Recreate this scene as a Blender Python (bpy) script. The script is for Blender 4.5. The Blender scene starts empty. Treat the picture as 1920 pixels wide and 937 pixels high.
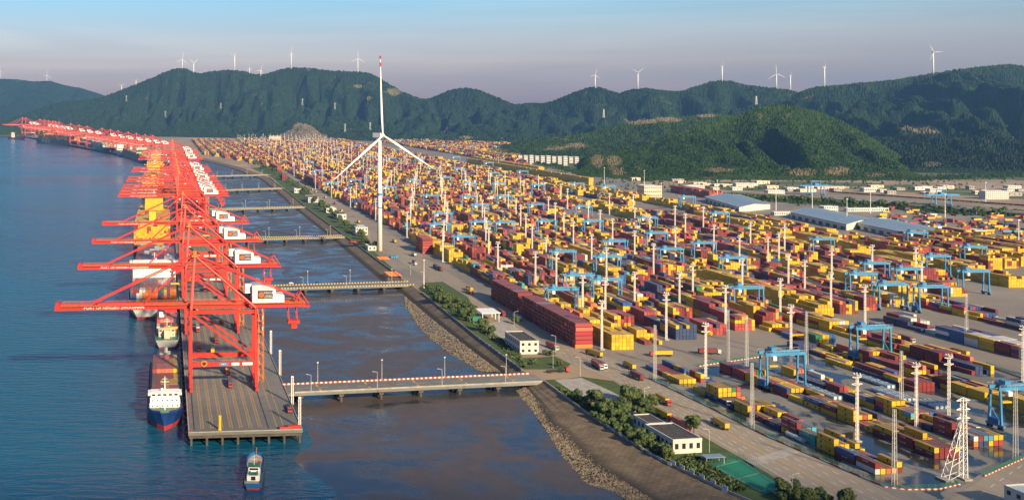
import bpy, bmesh, math, random
import numpy as np
from mathutils import Vector, Matrix
from mathutils.geometry import tessellate_polygon

R = math.radians
random.seed(7)
rng = np.random.default_rng(11)
scene = bpy.context.scene
col = scene.collection

# ------------------------------------------------------------------ camera
H = 165.0                      # drone height above the quay deck (z = 0)
F, PX, HY = 2000.0, 500.0, 205.0   # focal length, principal column and horizon row of the 1920 px frame
cd = bpy.data.cameras.new('camera'); cam = bpy.data.objects.new('camera', cd); col.objects.link(cam)
cam.location = (0, 0, H); cam.rotation_euler = (R(90), 0, 0)
cd.sensor_width = 36; cd.lens = F / 1920 * 36
cd.shift_x = (960 - PX) / 1920; cd.shift_y = -(468.5 - HY) / 1920
cd.clip_start = 1; cd.clip_end = 60000
scene.camera = cam

# ------------------------------------------------------------------ sky and sun
SUN_EL, SUN_AZ = 25.0, 26.0    # the sun stands behind the camera and to the right
wd = bpy.data.worlds.new('World'); scene.world = wd; wd.use_nodes = True
nt = wd.node_tree; nt.nodes.clear()
wo = nt.nodes.new('ShaderNodeOutputWorld'); bg = nt.nodes.new('ShaderNodeBackground')
sk = nt.nodes.new('ShaderNodeTexSky'); sk.sky_type = 'NISHITA'; sk.sun_disc = False
sk.sun_elevation = R(SUN_EL); sk.sun_rotation = R(180 - SUN_AZ)
sk.air_density = 1.0; sk.dust_density = .8; sk.ozone_density = 3.0; sk.altitude = 0
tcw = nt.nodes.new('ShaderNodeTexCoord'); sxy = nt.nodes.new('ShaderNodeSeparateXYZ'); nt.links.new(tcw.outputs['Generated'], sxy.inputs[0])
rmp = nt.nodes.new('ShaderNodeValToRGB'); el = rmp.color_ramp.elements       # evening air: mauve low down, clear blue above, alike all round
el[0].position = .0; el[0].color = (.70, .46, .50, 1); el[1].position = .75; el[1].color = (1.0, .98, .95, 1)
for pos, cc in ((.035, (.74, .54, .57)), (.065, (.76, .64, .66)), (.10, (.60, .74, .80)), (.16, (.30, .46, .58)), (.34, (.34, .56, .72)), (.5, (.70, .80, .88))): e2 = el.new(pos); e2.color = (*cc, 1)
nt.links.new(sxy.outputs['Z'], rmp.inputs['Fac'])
mx = nt.nodes.new('ShaderNodeMix'); mx.data_type = 'RGBA'; mx.blend_type = 'MULTIPLY'; mx.inputs[0].default_value = 1
cm_ = nt.nodes.new('ShaderNodeMapping'); cm_.inputs['Scale'].default_value = (1.6, 1.6, 26); nt.links.new(tcw.outputs['Generated'], cm_.inputs['Vector'])
cn = nt.nodes.new('ShaderNodeTexNoise'); cn.inputs['Scale'].default_value = 1.5; cn.inputs['Detail'].default_value = 6; cn.inputs['Distortion'].default_value = .6; nt.links.new(cm_.outputs[0], cn.inputs['Vector'])
cr = nt.nodes.new('ShaderNodeValToRGB'); cr.color_ramp.elements[0].position = .42; cr.color_ramp.elements[0].color = (.95,.95,.97,1); cr.color_ramp.elements[1].position = .72; cr.color_ramp.elements[1].color = (1.16,1.10,1.08,1)   # thin streaks of high cloud
nt.links.new(cn.outputs['Fac'], cr.inputs['Fac'])
mc = nt.nodes.new('ShaderNodeMix'); mc.data_type = 'RGBA'; mc.blend_type = 'MULTIPLY'; mc.inputs[0].default_value = 1
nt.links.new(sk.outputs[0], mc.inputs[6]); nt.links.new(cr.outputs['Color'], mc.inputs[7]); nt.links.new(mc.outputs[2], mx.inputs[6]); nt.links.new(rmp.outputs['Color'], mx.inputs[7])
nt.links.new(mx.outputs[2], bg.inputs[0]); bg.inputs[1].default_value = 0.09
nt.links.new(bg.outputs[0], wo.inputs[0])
sl = bpy.data.lights.new('sun', 'SUN'); sl.energy = 5.0; sl.angle = R(3.0); sl.color = (1.0, 0.75, 0.45)
so = bpy.data.objects.new('sun', sl); col.objects.link(so)
sd = Vector((math.sin(R(SUN_AZ)) * math.cos(R(SUN_EL)), -math.cos(R(SUN_AZ)) * math.cos(R(SUN_EL)), math.sin(R(SUN_EL))))
so.rotation_euler = sd.to_track_quat('Z', 'Y').to_euler()
vs = scene.view_settings
vs.view_transform = 'Standard'; vs.look = 'None'; vs.exposure = 0.95; vs.gamma = 1.0
vs.use_curve_mapping = False
scene.cycles.use_denoising = True
scene.cycles.max_bounces = 6; scene.cycles.diffuse_bounces = 2; scene.cycles.glossy_bounces = 3
scene.cycles.transmission_bounces = 2; scene.cycles.volume_bounces = 0; scene.cycles.transparent_max_bounces = 6
scene.cycles.sample_clamp_indirect = 6.0

# ------------------------------------------------------------------ helpers
def P(x, y, z=0.0):            # the point of the level z seen at column x, row y of the photograph
    k = (H - z) / (y - HY)
    return Vector(((x - PX) * k, F * k, z))
def PD(x, y, d):               # the point at depth d seen at column x, row y
    return Vector(((x - PX) * d / F, d, H - (y - HY) * d / F))
TA = R(5.37)                   # heading of quay and main yard
UA = Vector((-math.sin(TA), math.cos(TA), 0)); VA = Vector((math.cos(TA), math.sin(TA), 0))
TB = R(9.5)                    # heading of the near yard
UB = Vector((-math.sin(TB), math.cos(TB), 0)); VB = Vector((math.cos(TB), math.sin(TB), 0))
def uv(p): return p.dot(UA), p.dot(VA)
def A(u, v, z=0.0):
    p = UA * u + VA * v; p.z = z; return p

class MB:
    def __init__(s): s.v = []; s.f = []; s.m = []
    def add(s, vs, fs, m=0):
        n = len(s.v); s.v += [tuple(p) for p in vs]; s.f += [tuple(i + n for i in f) for f in fs]; s.m += [m] * len(fs); return s
    def box(s, x0, x1, y0, y1, z0, z1, m=0):
        return s.add([(x0,y0,z0),(x1,y0,z0),(x1,y1,z0),(x0,y1,z0),(x0,y0,z1),(x1,y0,z1),(x1,y1,z1),(x0,y1,z1)],
              [(0,3,2,1),(4,5,6,7),(0,1,5,4),(1,2,6,5),(2,3,7,6),(3,0,4,7)], m)
    def beam(s, p, q, w, h=None, m=0, w2=None, h2=None):
        p = Vector(p); q = Vector(q); h = h or w; w2 = w2 or w; h2 = h2 or h
        d = (q - p).normalized(); up = Vector((0,0,1)) if abs(d.z) < 0.95 else Vector((0,1,0))
        a = d.cross(up).normalized(); b = a.cross(d).normalized(); vs = []
        for c, ww, hh in ((p, w, h), (q, w2, h2)):
            for i, j in ((-1,-1),(1,-1),(1,1),(-1,1)): vs.append(c + a * (i * ww / 2) + b * (j * hh / 2))
        return s.add(vs, [(0,1,2,3),(7,6,5,4),(0,4,5,1),(1,5,6,2),(2,6,7,3),(3,7,4,0)], m)
    def tube(s, p, q, r, r2=None, n=8, m=0, cap=True):
        p = Vector(p); q = Vector(q); r2 = r if r2 is None else r2
        d = (q - p).normalized(); up = Vector((0,0,1)) if abs(d.z) < 0.95 else Vector((0,1,0))
        a = d.cross(up).normalized(); b = a.cross(d).normalized(); vs = []
        for c, rr in ((p, r), (q, r2)):
            for i in range(n):
                t = 2 * math.pi * i / n; vs.append(c + a * (math.cos(t) * rr) + b * (math.sin(t) * rr))
        fs = [(i, i + n, (i + 1) % n + n, (i + 1) % n) for i in range(n)]
        if cap: fs += [tuple(range(n)), tuple(range(2 * n - 1, n - 1, -1))]
        return s.add(vs, fs, m)
    def prism(s, poly, z0, z1, m=0, mtop=None):
        poly = [(p[0], p[1]) for p in poly]
        if sum(poly[i][0]*poly[(i+1)%len(poly)][1]-poly[(i+1)%len(poly)][0]*poly[i][1] for i in range(len(poly))) < 0: poly = poly[::-1]
        n = len(poly); vs = [(x, y, z0) for x, y in poly] + [(x, y, z1) for x, y in poly]
        s.add(vs, [(i, (i+1) % n, (i+1) % n + n, i + n) for i in range(n)], m)
        tri = tessellate_polygon([[Vector((x, y, 0)) for x, y in poly]])
        for t in tri:
            a, b, c = [Vector((*poly[i], 0)) for i in t]
            if (b - a).cross(c - a).z < 0: t = t[::-1]
            s.add([(*poly[i], z1) for i in t], [(0,1,2)], m if mtop is None else mtop)
            s.add([(*poly[i], z0) for i in t], [(2,1,0)], m)
        return s
    def sheet(s, poly, z, m=0):
        poly = [(p[0], p[1]) for p in poly]
        tri = tessellate_polygon([[Vector((x, y, 0)) for x, y in poly]])
        n = len(s.v); s.v += [(x, y, z) for x, y in poly]
        for t in tri:
            a, b, c = [Vector((*poly[i], 0)) for i in t]
            if (b - a).cross(c - a).z < 0: t = t[::-1]
            s.f.append(tuple(i + n for i in t)); s.m.append(m)
        return s
    def profile(s, pts, y0, y1, m=0):    # a side outline in x and z pulled from y0 to y1
        n = len(pts); vs = [(x, y0, z) for x, z in pts] + [(x, y1, z) for x, z in pts]
        return s.add(vs, [(i, (i+1) % n, (i+1) % n + n, i + n) for i in range(n)] + [tuple(range(n))[::-1], tuple(range(n, 2*n))], m)
    def mesh(s, name, mats, smooth=False):
        me = bpy.data.meshes.new(name); me.from_pydata(s.v, [], s.f)
        for m in (mats if isinstance(mats, (list, tuple)) else [mats]): me.materials.append(m)
        if any(s.m): me.polygons.foreach_set('material_index', s.m)
        if smooth: me.polygons.foreach_set('use_smooth', [True] * len(me.polygons))
        me.update(); return me
    def build(s, name, mats, parent=None, smooth=False):
        return link(name, s.mesh(name, mats, smooth), parent)
def link(name, me, parent=None, loc=None, rz=None):
    o = bpy.data.objects.new(name, me); col.objects.link(o)
    if parent: o.parent = parent
    if loc is not None: o.location = loc
    if rz is not None: o.rotation_euler = (0, 0, rz)
    return o
def tag(o, label=None, cat=None, group=None, kind=None):
    if label: o['label'] = label
    if cat: o['category'] = cat
    if group: o['group'] = group
    if kind: o['kind'] = kind
    return o
def thing(name, label, cat, loc=(0,0,0), rz=0.0, group=None):
    o = link(name, None, None, loc, rz); return tag(o, label, cat, group)
def copy_tree(o, kids, parent=None):
    c = o.copy(); col.objects.link(c)
    if parent: c.parent = parent
    for ch in kids.get(o, ()): copy_tree(ch, kids, c)
    return c
def kids_of(root):
    k = {}
    def walk(o):
        k[o] = list(o.children)
        for c in k[o]: walk(c)
    walk(root); return k
ORD = ['first','second','third','fourth','fifth','sixth','seventh','eighth','ninth','tenth','eleventh','twelfth','thirteenth','fourteenth','fifteenth','sixteenth','seventeenth','eighteenth','nineteenth','twentieth']
def ordn(i):
    if i < 20: return ORD[i]
    t = {2:'twenty',3:'thirty',4:'forty',5:'fifty',6:'sixty',7:'seventy',8:'eighty',9:'ninety'}[(i+1)//10]
    return (t[:-1] + 'ieth') if (i+1) % 10 == 0 else t + '-' + ORD[(i+1) % 10 - 1]

# value noise on arrays
def _h(ix, iy, s):
    n = (ix * 374761393 + iy * 668265263 + s * 1442695041) & 0xffffffff
    n = ((n ^ (n >> 13)) * 1274126177) & 0xffffffff
    return ((n ^ (n >> 16)) & 0xffff) / 65535.0
def vn(x, y, s=0):
    ix = np.floor(x).astype(np.int64); iy = np.floor(y).astype(np.int64); fx = x - ix; fy = y - iy
    fx = fx*fx*(3-2*fx); fy = fy*fy*(3-2*fy)
    return (_h(ix,iy,s)*(1-fx)+_h(ix+1,iy,s)*fx)*(1-fy) + (_h(ix,iy+1,s)*(1-fx)+_h(ix+1,iy+1,s)*fx)*fy
def fbm(x, y, o=4, s=0):
    t = 0; a = .5
    for i in range(o): t = t + a * vn(x * 2**i, y * 2**i, s + i); a *= .5
    return t

# ------------------------------------------------------------------ materials
def nodes_of(name):
    m = bpy.data.materials.new(name); m.use_nodes = True
    t = m.node_tree; b = t.nodes['Principled BSDF']; return m, t, b
def mat(name, c, rough=.6, var=.15, scale=.3, metal=0.0, bump=0.0, bscale=2.0, c2=None, spec=None, coord='Object'):
    m, t, b = nodes_of(name); b.inputs['Roughness'].default_value = rough; b.inputs['Metallic'].default_value = metal
    if spec is not None: b.inputs['Specular IOR Level'].default_value = spec
    tc = t.nodes.new('ShaderNodeTexCoord')
    n = t.nodes.new('ShaderNodeTexNoise'); n.inputs['Scale'].default_value = scale; n.inputs['Detail'].default_value = 5
    t.links.new(tc.outputs[coord], n.inputs['Vector'])
    r = t.nodes.new('ShaderNodeValToRGB'); e = r.color_ramp.elements
    e[0].position = .3; e[1].position = .7
    lo = c2 or tuple(x * (1 - var) for x in c); hi = c if c2 else tuple(min(1, x * (1 + var)) for x in c)
    e[0].color = (*lo[:3], 1); e[1].color = (*hi[:3], 1)
    t.links.new(n.outputs['Fac'], r.inputs['Fac']); t.links.new(r.outputs['Color'], b.inputs['Base Color'])
    if bump:
        n2 = t.nodes.new('ShaderNodeTexNoise'); n2.inputs['Scale'].default_value = bscale; n2.inputs['Detail'].default_value = 4
        t.links.new(tc.outputs[coord], n2.inputs['Vector'])
        bp = t.nodes.new('ShaderNodeBump'); bp.inputs['Strength'].default_value = bump; bp.inputs['Distance'].default_value = .5
        t.links.new(n2.outputs['Fac'], bp.inputs['Height']); t.links.new(bp.outputs['Normal'], b.inputs['Normal'])
    return m
def mix(t, fac, a, b, blend='MIX'):
    n = t.nodes.new('ShaderNodeMix'); n.data_type = 'RGBA'; n.blend_type = blend
    for k, s in (('Factor', fac), (6, a), (7, b)):
        i = n.inputs[0] if k == 'Factor' else n.inputs[k]
        if hasattr(s, 'is_output'): t.links.new(s, i)
        else: i.default_value = s if k == 'Factor' else (*s[:3], 1)
    return n.outputs[2]
def noise(t, vec, scale, detail=4, dist=0.0):
    n = t.nodes.new('ShaderNodeTexNoise'); n.inputs['Scale'].default_value = scale; n.inputs['Detail'].default_value = detail
    n.inputs['Distortion'].default_value = dist; t.links.new(vec, n.inputs['Vector']); return n.outputs['Fac']
def ramp(t, fac, p0, p1, a=(0,0,0), b=(1,1,1)):
    r = t.nodes.new('ShaderNodeValToRGB'); e = r.color_ramp.elements; e[0].position = p0; e[1].position = p1
    e[0].color = (*a, 1); e[1].color = (*b, 1); t.links.new(fac, r.inputs['Fac']); return r.outputs['Color']
def scaled(t, vec, s, rot=0.0):
    n = t.nodes.new('ShaderNodeMapping'); n.inputs['Scale'].default_value = s; n.inputs['Rotation'].default_value = (0, 0, rot)
    t.links.new(vec, n.inputs['Vector']); return n.outputs['Vector']
def bump(t, b, h, strength, dist, prev=None):
    n = t.nodes.new('ShaderNodeBump'); n.inputs['Strength'].default_value = strength; n.inputs['Distance'].default_value = dist
    t.links.new(h, n.inputs['Height'])
    if prev: t.links.new(prev, n.inputs['Normal'])
    t.links.new(n.outputs['Normal'], b.inputs['Normal']); return n.outputs['Normal']

M = {}
def water_mat():
    m, t, b = nodes_of('sea_water'); tc = t.nodes.new('ShaderNodeTexCoord'); v = tc.outputs['Object']
    b.inputs['IOR'].default_value = 1.33; b.inputs['Roughness'].default_value = .16
    big = noise(t, scaled(t, v, (.0012, .0035, 1), .2), 1, 4)
    t.links.new(ramp(t, big, .35, .65, (.003, .064, .130), (.007, .088, .160)), b.inputs['Base Color'])
    t.links.new(ramp(t, big, .3, .7, (.10,)*3, (.26,)*3), b.inputs['Roughness'])
    w1 = noise(t, scaled(t, v, (.05, .16, 1), .15), 1, 3, .4)
    w2 = noise(t, scaled(t, v, (.25, .6, 1), .1), 1, 3, .5)
    n1 = bump(t, b, w1, .8, 2.2); bump(t, b, w2, .7, .6, n1)
    return m
M['water'] = water_mat()
def mud_mat():
    m, t, b = nodes_of('wet_mud'); tc = t.nodes.new('ShaderNodeTexCoord'); v = tc.outputs['Object']
    a = noise(t, scaled(t, v, (.007, .022, 1), .25), 1, 7, 1.6); f = noise(t, v, .12, 5)
    c = mix(t, ramp(t, a, .42, .62), (.082, .064, .053), (.018, .032, .044))
    t.links.new(mix(t, .35, c, ramp(t, f, .3, .7, (.035, .030, .028), (.085, .066, .056)), 'MIX'), b.inputs['Base Color'])
    t.links.new(ramp(t, a, .42, .62, (.50,)*3, (.14,)*3), b.inputs['Roughness'])
    h = noise(t, v, .35, 5, .6); n1 = bump(t, b, h, .25, .4)
    bump(t, b, noise(t, scaled(t, v, (.02, .05, 1)), 1, 4, 1.2), .2, 1.0, n1)
    return m
M['mud'] = mud_mat()
def paving_mat(name, c, dark, joint=0.0, wet=0.0, wscale=.012):
    m, t, b = nodes_of(name); tc = t.nodes.new('ShaderNodeTexCoord'); v = tc.outputs['Object']
    big = noise(t, v, .01, 6, .3); st = noise(t, scaled(t, v, (.3, .03, 1), TA), 1, 4)
    cc = mix(t, ramp(t, big, .3, .7), dark, c)
    cc = mix(t, ramp(t, st, .45, .75, (0,0,0), (.25,)*3), cc, tuple(x * .55 for x in dark))
    if joint:
        k = t.nodes.new('ShaderNodeTexBrick'); k.offset = 0; k.inputs['Scale'].default_value = 1
        k.inputs['Brick Width'].default_value = 5; k.inputs['Row Height'].default_value = 5; k.inputs['Mortar Size'].default_value = .06
        k.inputs['Color1'].default_value = (1,1,1,1); k.inputs['Color2'].default_value = (.86,.86,.86,1); k.inputs['Mortar'].default_value = (.5,.5,.5,1)
        t.links.new(scaled(t, v, (1,1,1), -TA), k.inputs['Vector']); cc = mix(t, joint, cc, k.outputs['Color'], 'MULTIPLY')
    b.inputs['Roughness'].default_value = .75
    if wet:
        w = noise(t, scaled(t, v, (1, .7, 1), .4), wscale, 7, .7); fac = ramp(t, w, .5 - wet * .12, .56 - wet * .1)
        cc = mix(t, fac, cc, (.020, .024, .028))
        t.links.new(mix(t, fac, (.7,)*3, (.12,)*3), b.inputs['Roughness'])
        bump(t, b, noise(t, v, 1.5, 4), .08, .1)
    t.links.new(cc, b.inputs['Base Color']); return m
M['ground'] = paving_mat('yard_concrete', (.26, .235, .20), (.16, .145, .125), .5)
M['wet'] = paving_mat('wet_yard', (.24, .235, .22), (.13, .13, .122), .4, .25, .06)
M['road'] = paving_mat('road_surface', (.31, .27, .21), (.22, .19, .15), .3)
M['deck'] = paving_mat('quay_concrete', (.20, .212, .208), (.115, .122, .12), .6)
M['white'] = mat('white_paint', (.80, .80, .78), .5, .08, .4)
M['steel'] = mat('galvanised_steel', (.55, .56, .56), .45, .12, .5, .3)
M['grey'] = mat('grey_concrete', (.30, .29, .27), .85, .2, .25)
M['dark'] = mat('dark_concrete', (.075, .068, .06), .8, .3, .3)
M['red'] = mat('crane_red_paint', (.48, .024, .018), .5, .15, .12)
M['orange'] = mat('orange_paint', (.62, .17, .03), .5, .15, .4)
M['blue'] = mat('crane_blue_paint', (.045, .23, .45), .4, .18, .2)
M['black'] = mat('black_rubber', (.02, .02, .021), .6, .2, .5)
M['glass'] = mat('dark_glass', (.02, .03, .04), .08, .2, .5)
M['yellowline'] = mat('yellow_marking', (.52, .33, .05), .7, .3, .5)
M['whiteline'] = mat('white_marking', (.55, .55, .52), .7, .3, .5)
M['roofgrey'] = mat('grey_roof', (.42, .50, .58), .4, .08, .3)
M['roofdark'] = mat('dark_roof', (.045, .045, .045), .9, .5, .5)
M['bluesteel'] = mat('blue_roof', (.17, .26, .36), .45, .12, .1)
M['cream'] = mat('cream_wall', (.58, .50, .38), .8, .08, .3)
M['bldwhite'] = mat('white_wall', (.52, .52, .50), .75, .08, .2)
M['rust'] = mat('boot_topping', (.33, .035, .04), .55, .25, .1)
M['hullblue'] = mat('hull_blue', (.012, .045, .20), .35, .2, .08)
M['hulldark'] = mat('hull_dark', (.012, .018, .032), .4, .2, .08)
M['hullgrey'] = mat('hull_grey', (.42, .44, .42), .5, .15, .08)
M['green'] = mat('green_paint', (.02, .16, .11), .5, .2, .3)
M['cgreen'] = mat('court_green', (.012, .19, .11), .7, .15, .15)
M['yellow'] = mat('yellow_paint', (.62, .40, .02), .45, .12, .3)
M['rock'] = mat('riprap_rock', (.22, .19, .145), .95, .3, .25, c2=(.075, .064, .05), bump=.3, coord='Object')
def slope_mat():
    m, t, b = nodes_of('slope_blocks'); b.inputs['Roughness'].default_value = .95; g = t.nodes.new('ShaderNodeNewGeometry'); v = g.outputs['Position']
    c = mix(t, ramp(t, noise(t, v, .12, 6, .4), .3, .7), (.11, .086, .058), (.225, .175, .115))
    k = t.nodes.new('ShaderNodeTexBrick'); k.inputs['Scale'].default_value = 1; k.inputs['Brick Width'].default_value = 3.2; k.inputs['Row Height'].default_value = 2.2; k.inputs['Mortar Size'].default_value = .16
    k.inputs['Color1'].default_value = (1,1,1,1); k.inputs['Color2'].default_value = (.72,.72,.72,1); k.inputs['Mortar'].default_value = (.32,.32,.32,1)
    t.links.new(scaled(t, v, (1,1,1), -TA), k.inputs['Vector']); c = mix(t, .8, c, k.outputs['Color'], 'MULTIPLY')
    z = t.nodes.new('ShaderNodeSeparateXYZ'); t.links.new(v, z.inputs[0]); mr = t.nodes.new('ShaderNodeMapRange'); mr.inputs['From Min'].default_value = -2.9; mr.inputs['From Max'].default_value = -3.7
    t.links.new(z.outputs['Z'], mr.inputs['Value']); c = mix(t, mr.outputs['Result'], c, (.030, .026, .020))       # tide stain on the foot of the slope
    t.links.new(c, b.inputs['Base Color']); bump(t, b, k.outputs['Fac'], -.6, .4); return m
M['slope'] = slope_mat()
M['grass'] = mat('grass', (.055, .10, .018), .95, .4, .15, c2=(.03, .055, .012), bump=.6, bscale=1.0)
M['bark'] = mat('bark', (.09, .065, .045), .95, .3, 2.0)
def leaf_mat(name, a, b2, sc=.5):
    m, t, b = nodes_of(name); b.inputs['Roughness'].default_value = .7
    oi = t.nodes.new('ShaderNodeObjectInfo'); g = t.nodes.new('ShaderNodeNewGeometry')
    c = mix(t, noise(t, g.outputs['Position'], sc, 3), a, b2)
    t.links.new(mix(t, ramp(t, oi.outputs['Random'], 0, 1, (.0,)*3, (.35,)*3), c, (.11, .13, .03)), b.inputs['Base Color'])
    return m
M['leaf'] = leaf_mat('leaves', (.020, .050, .011), (.056, .098, .022))
def wood_mat(name, hi, lo, sparse, bs=.09):      # a wooded hillside: crown-sized light and dark, worn patches of soil
    m, t, b = nodes_of(name); b.inputs['Roughness'].default_value = .95; b.inputs['Specular IOR Level'].default_value = .1
    g = t.nodes.new('ShaderNodeNewGeometry'); v = g.outputs['Position']
    c = mix(t, ramp(t, noise(t, v, bs, 3), .3, .7), lo, hi)
    c = mix(t, ramp(t, noise(t, v, .006, 5, .5), .4, .65, (0,)*3, (.6,)*3), c, tuple((x + y) * .42 for x, y in zip(hi, lo)))
    c = mix(t, ramp(t, noise(t, v, .011, 6, .8), .66, .72, (0,)*3, (.75,)*3), c, sparse)
    at = t.nodes.new('ShaderNodeAttribute'); at.attribute_name = 'bare'
    c = mix(t, ramp(t, at.outputs['Fac'], .35, .65), c, mix(t, noise(t, v, .05, 4), (.19, .15, .085), (.095, .10, .04)))
    t.links.new(c, b.inputs['Base Color'])
    return m
M['forest'] = wood_mat('forest', (.040, .076, .012), (.007, .024, .006), (.12, .10, .05), .10)
M['forestfar'] = wood_mat('forest_far', (.026, .050, .018), (.006, .018, .010), (.11, .09, .05), .05)
M['rockhill'] = mat('quarry_rock', (.20, .155, .10), .95, .3, .02, c2=(.07, .065, .04), bump=1, bscale=.1)
M['soil'] = mat('bare_soil', (.34, .26, .18), .95, .2, .01, c2=(.20, .155, .10))
M['scrub'] = mat('scrub_land', (.085, .11, .035), .95, .3, .02, c2=(.045, .07, .02))

PAL = {'yellow': (.56, .365, .010), 'maroon': (.17, .016, .022), 'brick red': (.32, .045, .042), 'navy blue': (.014, .040, .13),
       'blue': (.02, .10, .30), 'light blue': (.06, .30, .45), 'white': (.55, .56, .54), 'grey': (.30, .32, .33), 'green': (.012, .16, .06),
       'teal': (.02, .28, .26), 'orange': (.60, .15, .035), 'crimson': (.42, .022, .05), 'salmon': (.48, .12, .08)}
PN = list(PAL); PC = np.array([PAL[k] for k in PN])
PW = np.array([32, 24, 20, 8, 4, 1.5, 3.0, 1.5, 1.2, .8, 2.5, 1.5, 1.5]); PW = PW / PW.sum()
def container_mat(name, mode):
    m, t, b = nodes_of(name); b.inputs['Roughness'].default_value = .5
    g = t.nodes.new('ShaderNodeNewGeometry'); tc = t.nodes.new('ShaderNodeTexCoord')
    if mode == 'obj':
        oi = t.nodes.new('ShaderNodeObjectInfo'); c = oi.outputs['Color']; al = oi.outputs['Alpha']
        s = t.nodes.new('ShaderNodeSeparateXYZ'); t.links.new(tc.outputs['Object'], s.inputs[0])
        def within(o, lim, off=0.0):
            a = t.nodes.new('ShaderNodeMath'); a.operation = 'SUBTRACT'; t.links.new(o, a.inputs[0]); a.inputs[1].default_value = off
            d = t.nodes.new('ShaderNodeMath'); d.operation = 'ABSOLUTE'; t.links.new(a.outputs[0], d.inputs[0])
            q = t.nodes.new('ShaderNodeMath'); q.operation = 'LESS_THAN'; t.links.new(d.outputs[0], q.inputs[0]); q.inputs[1].default_value = lim; return q.outputs[0]
        def mul(a, b2):
            q = t.nodes.new('ShaderNodeMath'); q.operation = 'MULTIPLY'; t.links.new(a, q.inputs[0])
            if hasattr(b2, 'is_output'): t.links.new(b2, q.inputs[1])
            else: q.inputs[1].default_value = b2
            return q.outputs[0]
        mark = mul(within(s.outputs['Y'], .55), mul(within(s.outputs['Z'], .62, 1.45), al))    # the small dark company mark on the long sides
        w = t.nodes.new('ShaderNodeTexWave'); w.inputs['Scale'].default_value = 1.05; w.bands_direction = 'Y'; t.links.new(tc.outputs['Object'], w.inputs['Vector'])
        bump(t, b, w.outputs['Fac'], .35, .06)
        mk2 = mul(within(al, .2, .5), mul(within(s.outputs['Y'], 1.9, .6), mul(within(s.outputs['Z'], .30, 1.75), ramp(t, noise(t, scaled(t, tc.outputs['Object'], (1, 2.2, .6)), 1, 1), .46, .5))))
        rim = t.nodes.new('ShaderNodeMath'); rim.operation = 'MAXIMUM'; t.links.new(within(s.outputs['Z'], .13, .06), rim.inputs[0]); t.links.new(within(s.outputs['Z'], .10, 2.54), rim.inputs[1])
        c = mix(t, mul(rim.outputs[0], .55), c, (.05, .035, .03))                            # bottom and top rails darkened to set the tiers apart
        c = mix(t, mul(mark, within(al, .2, 1.0)), c, (.02, .018, .015)); c = mix(t, mk2, c, (.6, .6, .58))
    else:
        a = t.nodes.new('ShaderNodeAttribute'); a.attribute_name = 'Col'; c = a.outputs['Color']
    n = noise(t, g.outputs['Position'], .35, 5)
    up = t.nodes.new('ShaderNodeSeparateXYZ'); t.links.new(g.outputs['Normal'], up.inputs[0])
    c = mix(t, ramp(t, up.outputs['Z'], .4, .9, (0,)*3, (.20,)*3), c, (.34, .24, .20))       # dust and bleaching on the roofs
    t.links.new(mix(t, ramp(t, n, .35, .8, (0,)*3, (.40,)*3), c, mix(t, .5, c, (.09, .07, .06), 'MIX')), b.inputs['Base Color'])
    return m
M['box'] = container_mat('container_paint', 'obj'); M['mass'] = container_mat('container_paint_mass', 'att')
# ------------------------------------------------------------------ sea, land, shore
def struct(o): return tag(o, kind='structure')
ZW = -7.0
struct(MB().add([(-26000,-4000,ZW),(26000,-4000,ZW),(26000,30000,ZW),(-26000,30000,ZW)], [(0,1,2,3)]).build('sea_water', M['water']))
CREST = [(1640,1060),(1470,972),(1366,924),(1256,872),(1212,848),(1100,775),(1014,714),(980,695),(892,631),(780,541),(753,522),(648,444),(577,392),(533,355),(505,333),(458,316),(425,307),(385,297),(340,291),(240,280),(180,271),(98,261),(48,254.5),(-140,251)]
TOE = [(1330,1060),(1215,972),(1150,920),(1092,880),(1060,850),(1010,790),(975,724),(938,697),(852,632),(745,543),(712,524),(628,452),(556,394),(514,358),(488,337),(444,320),(412,310),(372,300),(330,294),(230,283),(170,274),(88,263),(38,257),(-150,253)]
crest = [P(x, y) for x, y in CREST]; ZM = -4.7; toe = [P(x, y, ZM) for x, y in TOE]
land = [(p.x, p.y) for p in crest] + [(-9000, 11000), (-9000, 24000), (24000, 24000), (24000, -3000), (crest[0].x, -3000)]
lo = struct(MB().sheet(land, 0).build('ground', [M['soil']]))
m = MB()
for i in range(len(crest) - 1):
    a, b, c, d = crest[i], crest[i+1], toe[i+1], toe[i]
    for k in range(5):
        e = lambda p, q, s: p.lerp(q, s)
        z = lambda s: -.05 + (ZM - .2) * s
        q = [e(a, d, k/5), e(b, c, k/5), e(b, c, (k+1)/5), e(a, d, (k+1)/5)]
        m.add([(q[0].x,q[0].y,z(k/5)),(q[1].x,q[1].y,z(k/5)),(q[2].x,q[2].y,z((k+1)/5)-.01),(q[3].x,q[3].y,z((k+1)/5)-.01)], [(0,1,2,3)])
    m.add([(d.x,d.y,ZM-.26),(c.x,c.y,ZM-.26),(c.x-6,c.y-2,-9),(d.x-6,d.y-2,-9)], [(0,1,2,3)])
struct(m.build('seawall_slope', M['slope']))
def resample(pts, step):
    out = [pts[0].copy()]; acc = 0
    for a, b in zip(pts, pts[1:]):
        L = (b - a).length; t = step - acc
        while t <= L: out.append(a.lerp(b, t / L)); t += step
        acc = (acc + L) % step if L else acc
        acc = L - (t - step)
    return out
def ribbon(mb, left, right, z, m=0):
    n = min(len(left), len(right))
    for i in range(n - 1):
        a, b, c, d = left[i], right[i], right[i+1], left[i+1]
        mb.add([(a.x,a.y,z),(b.x,b.y,z),(c.x,c.y,z),(d.x,d.y,z)], [(0,1,2,3)])
    return mb
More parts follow.
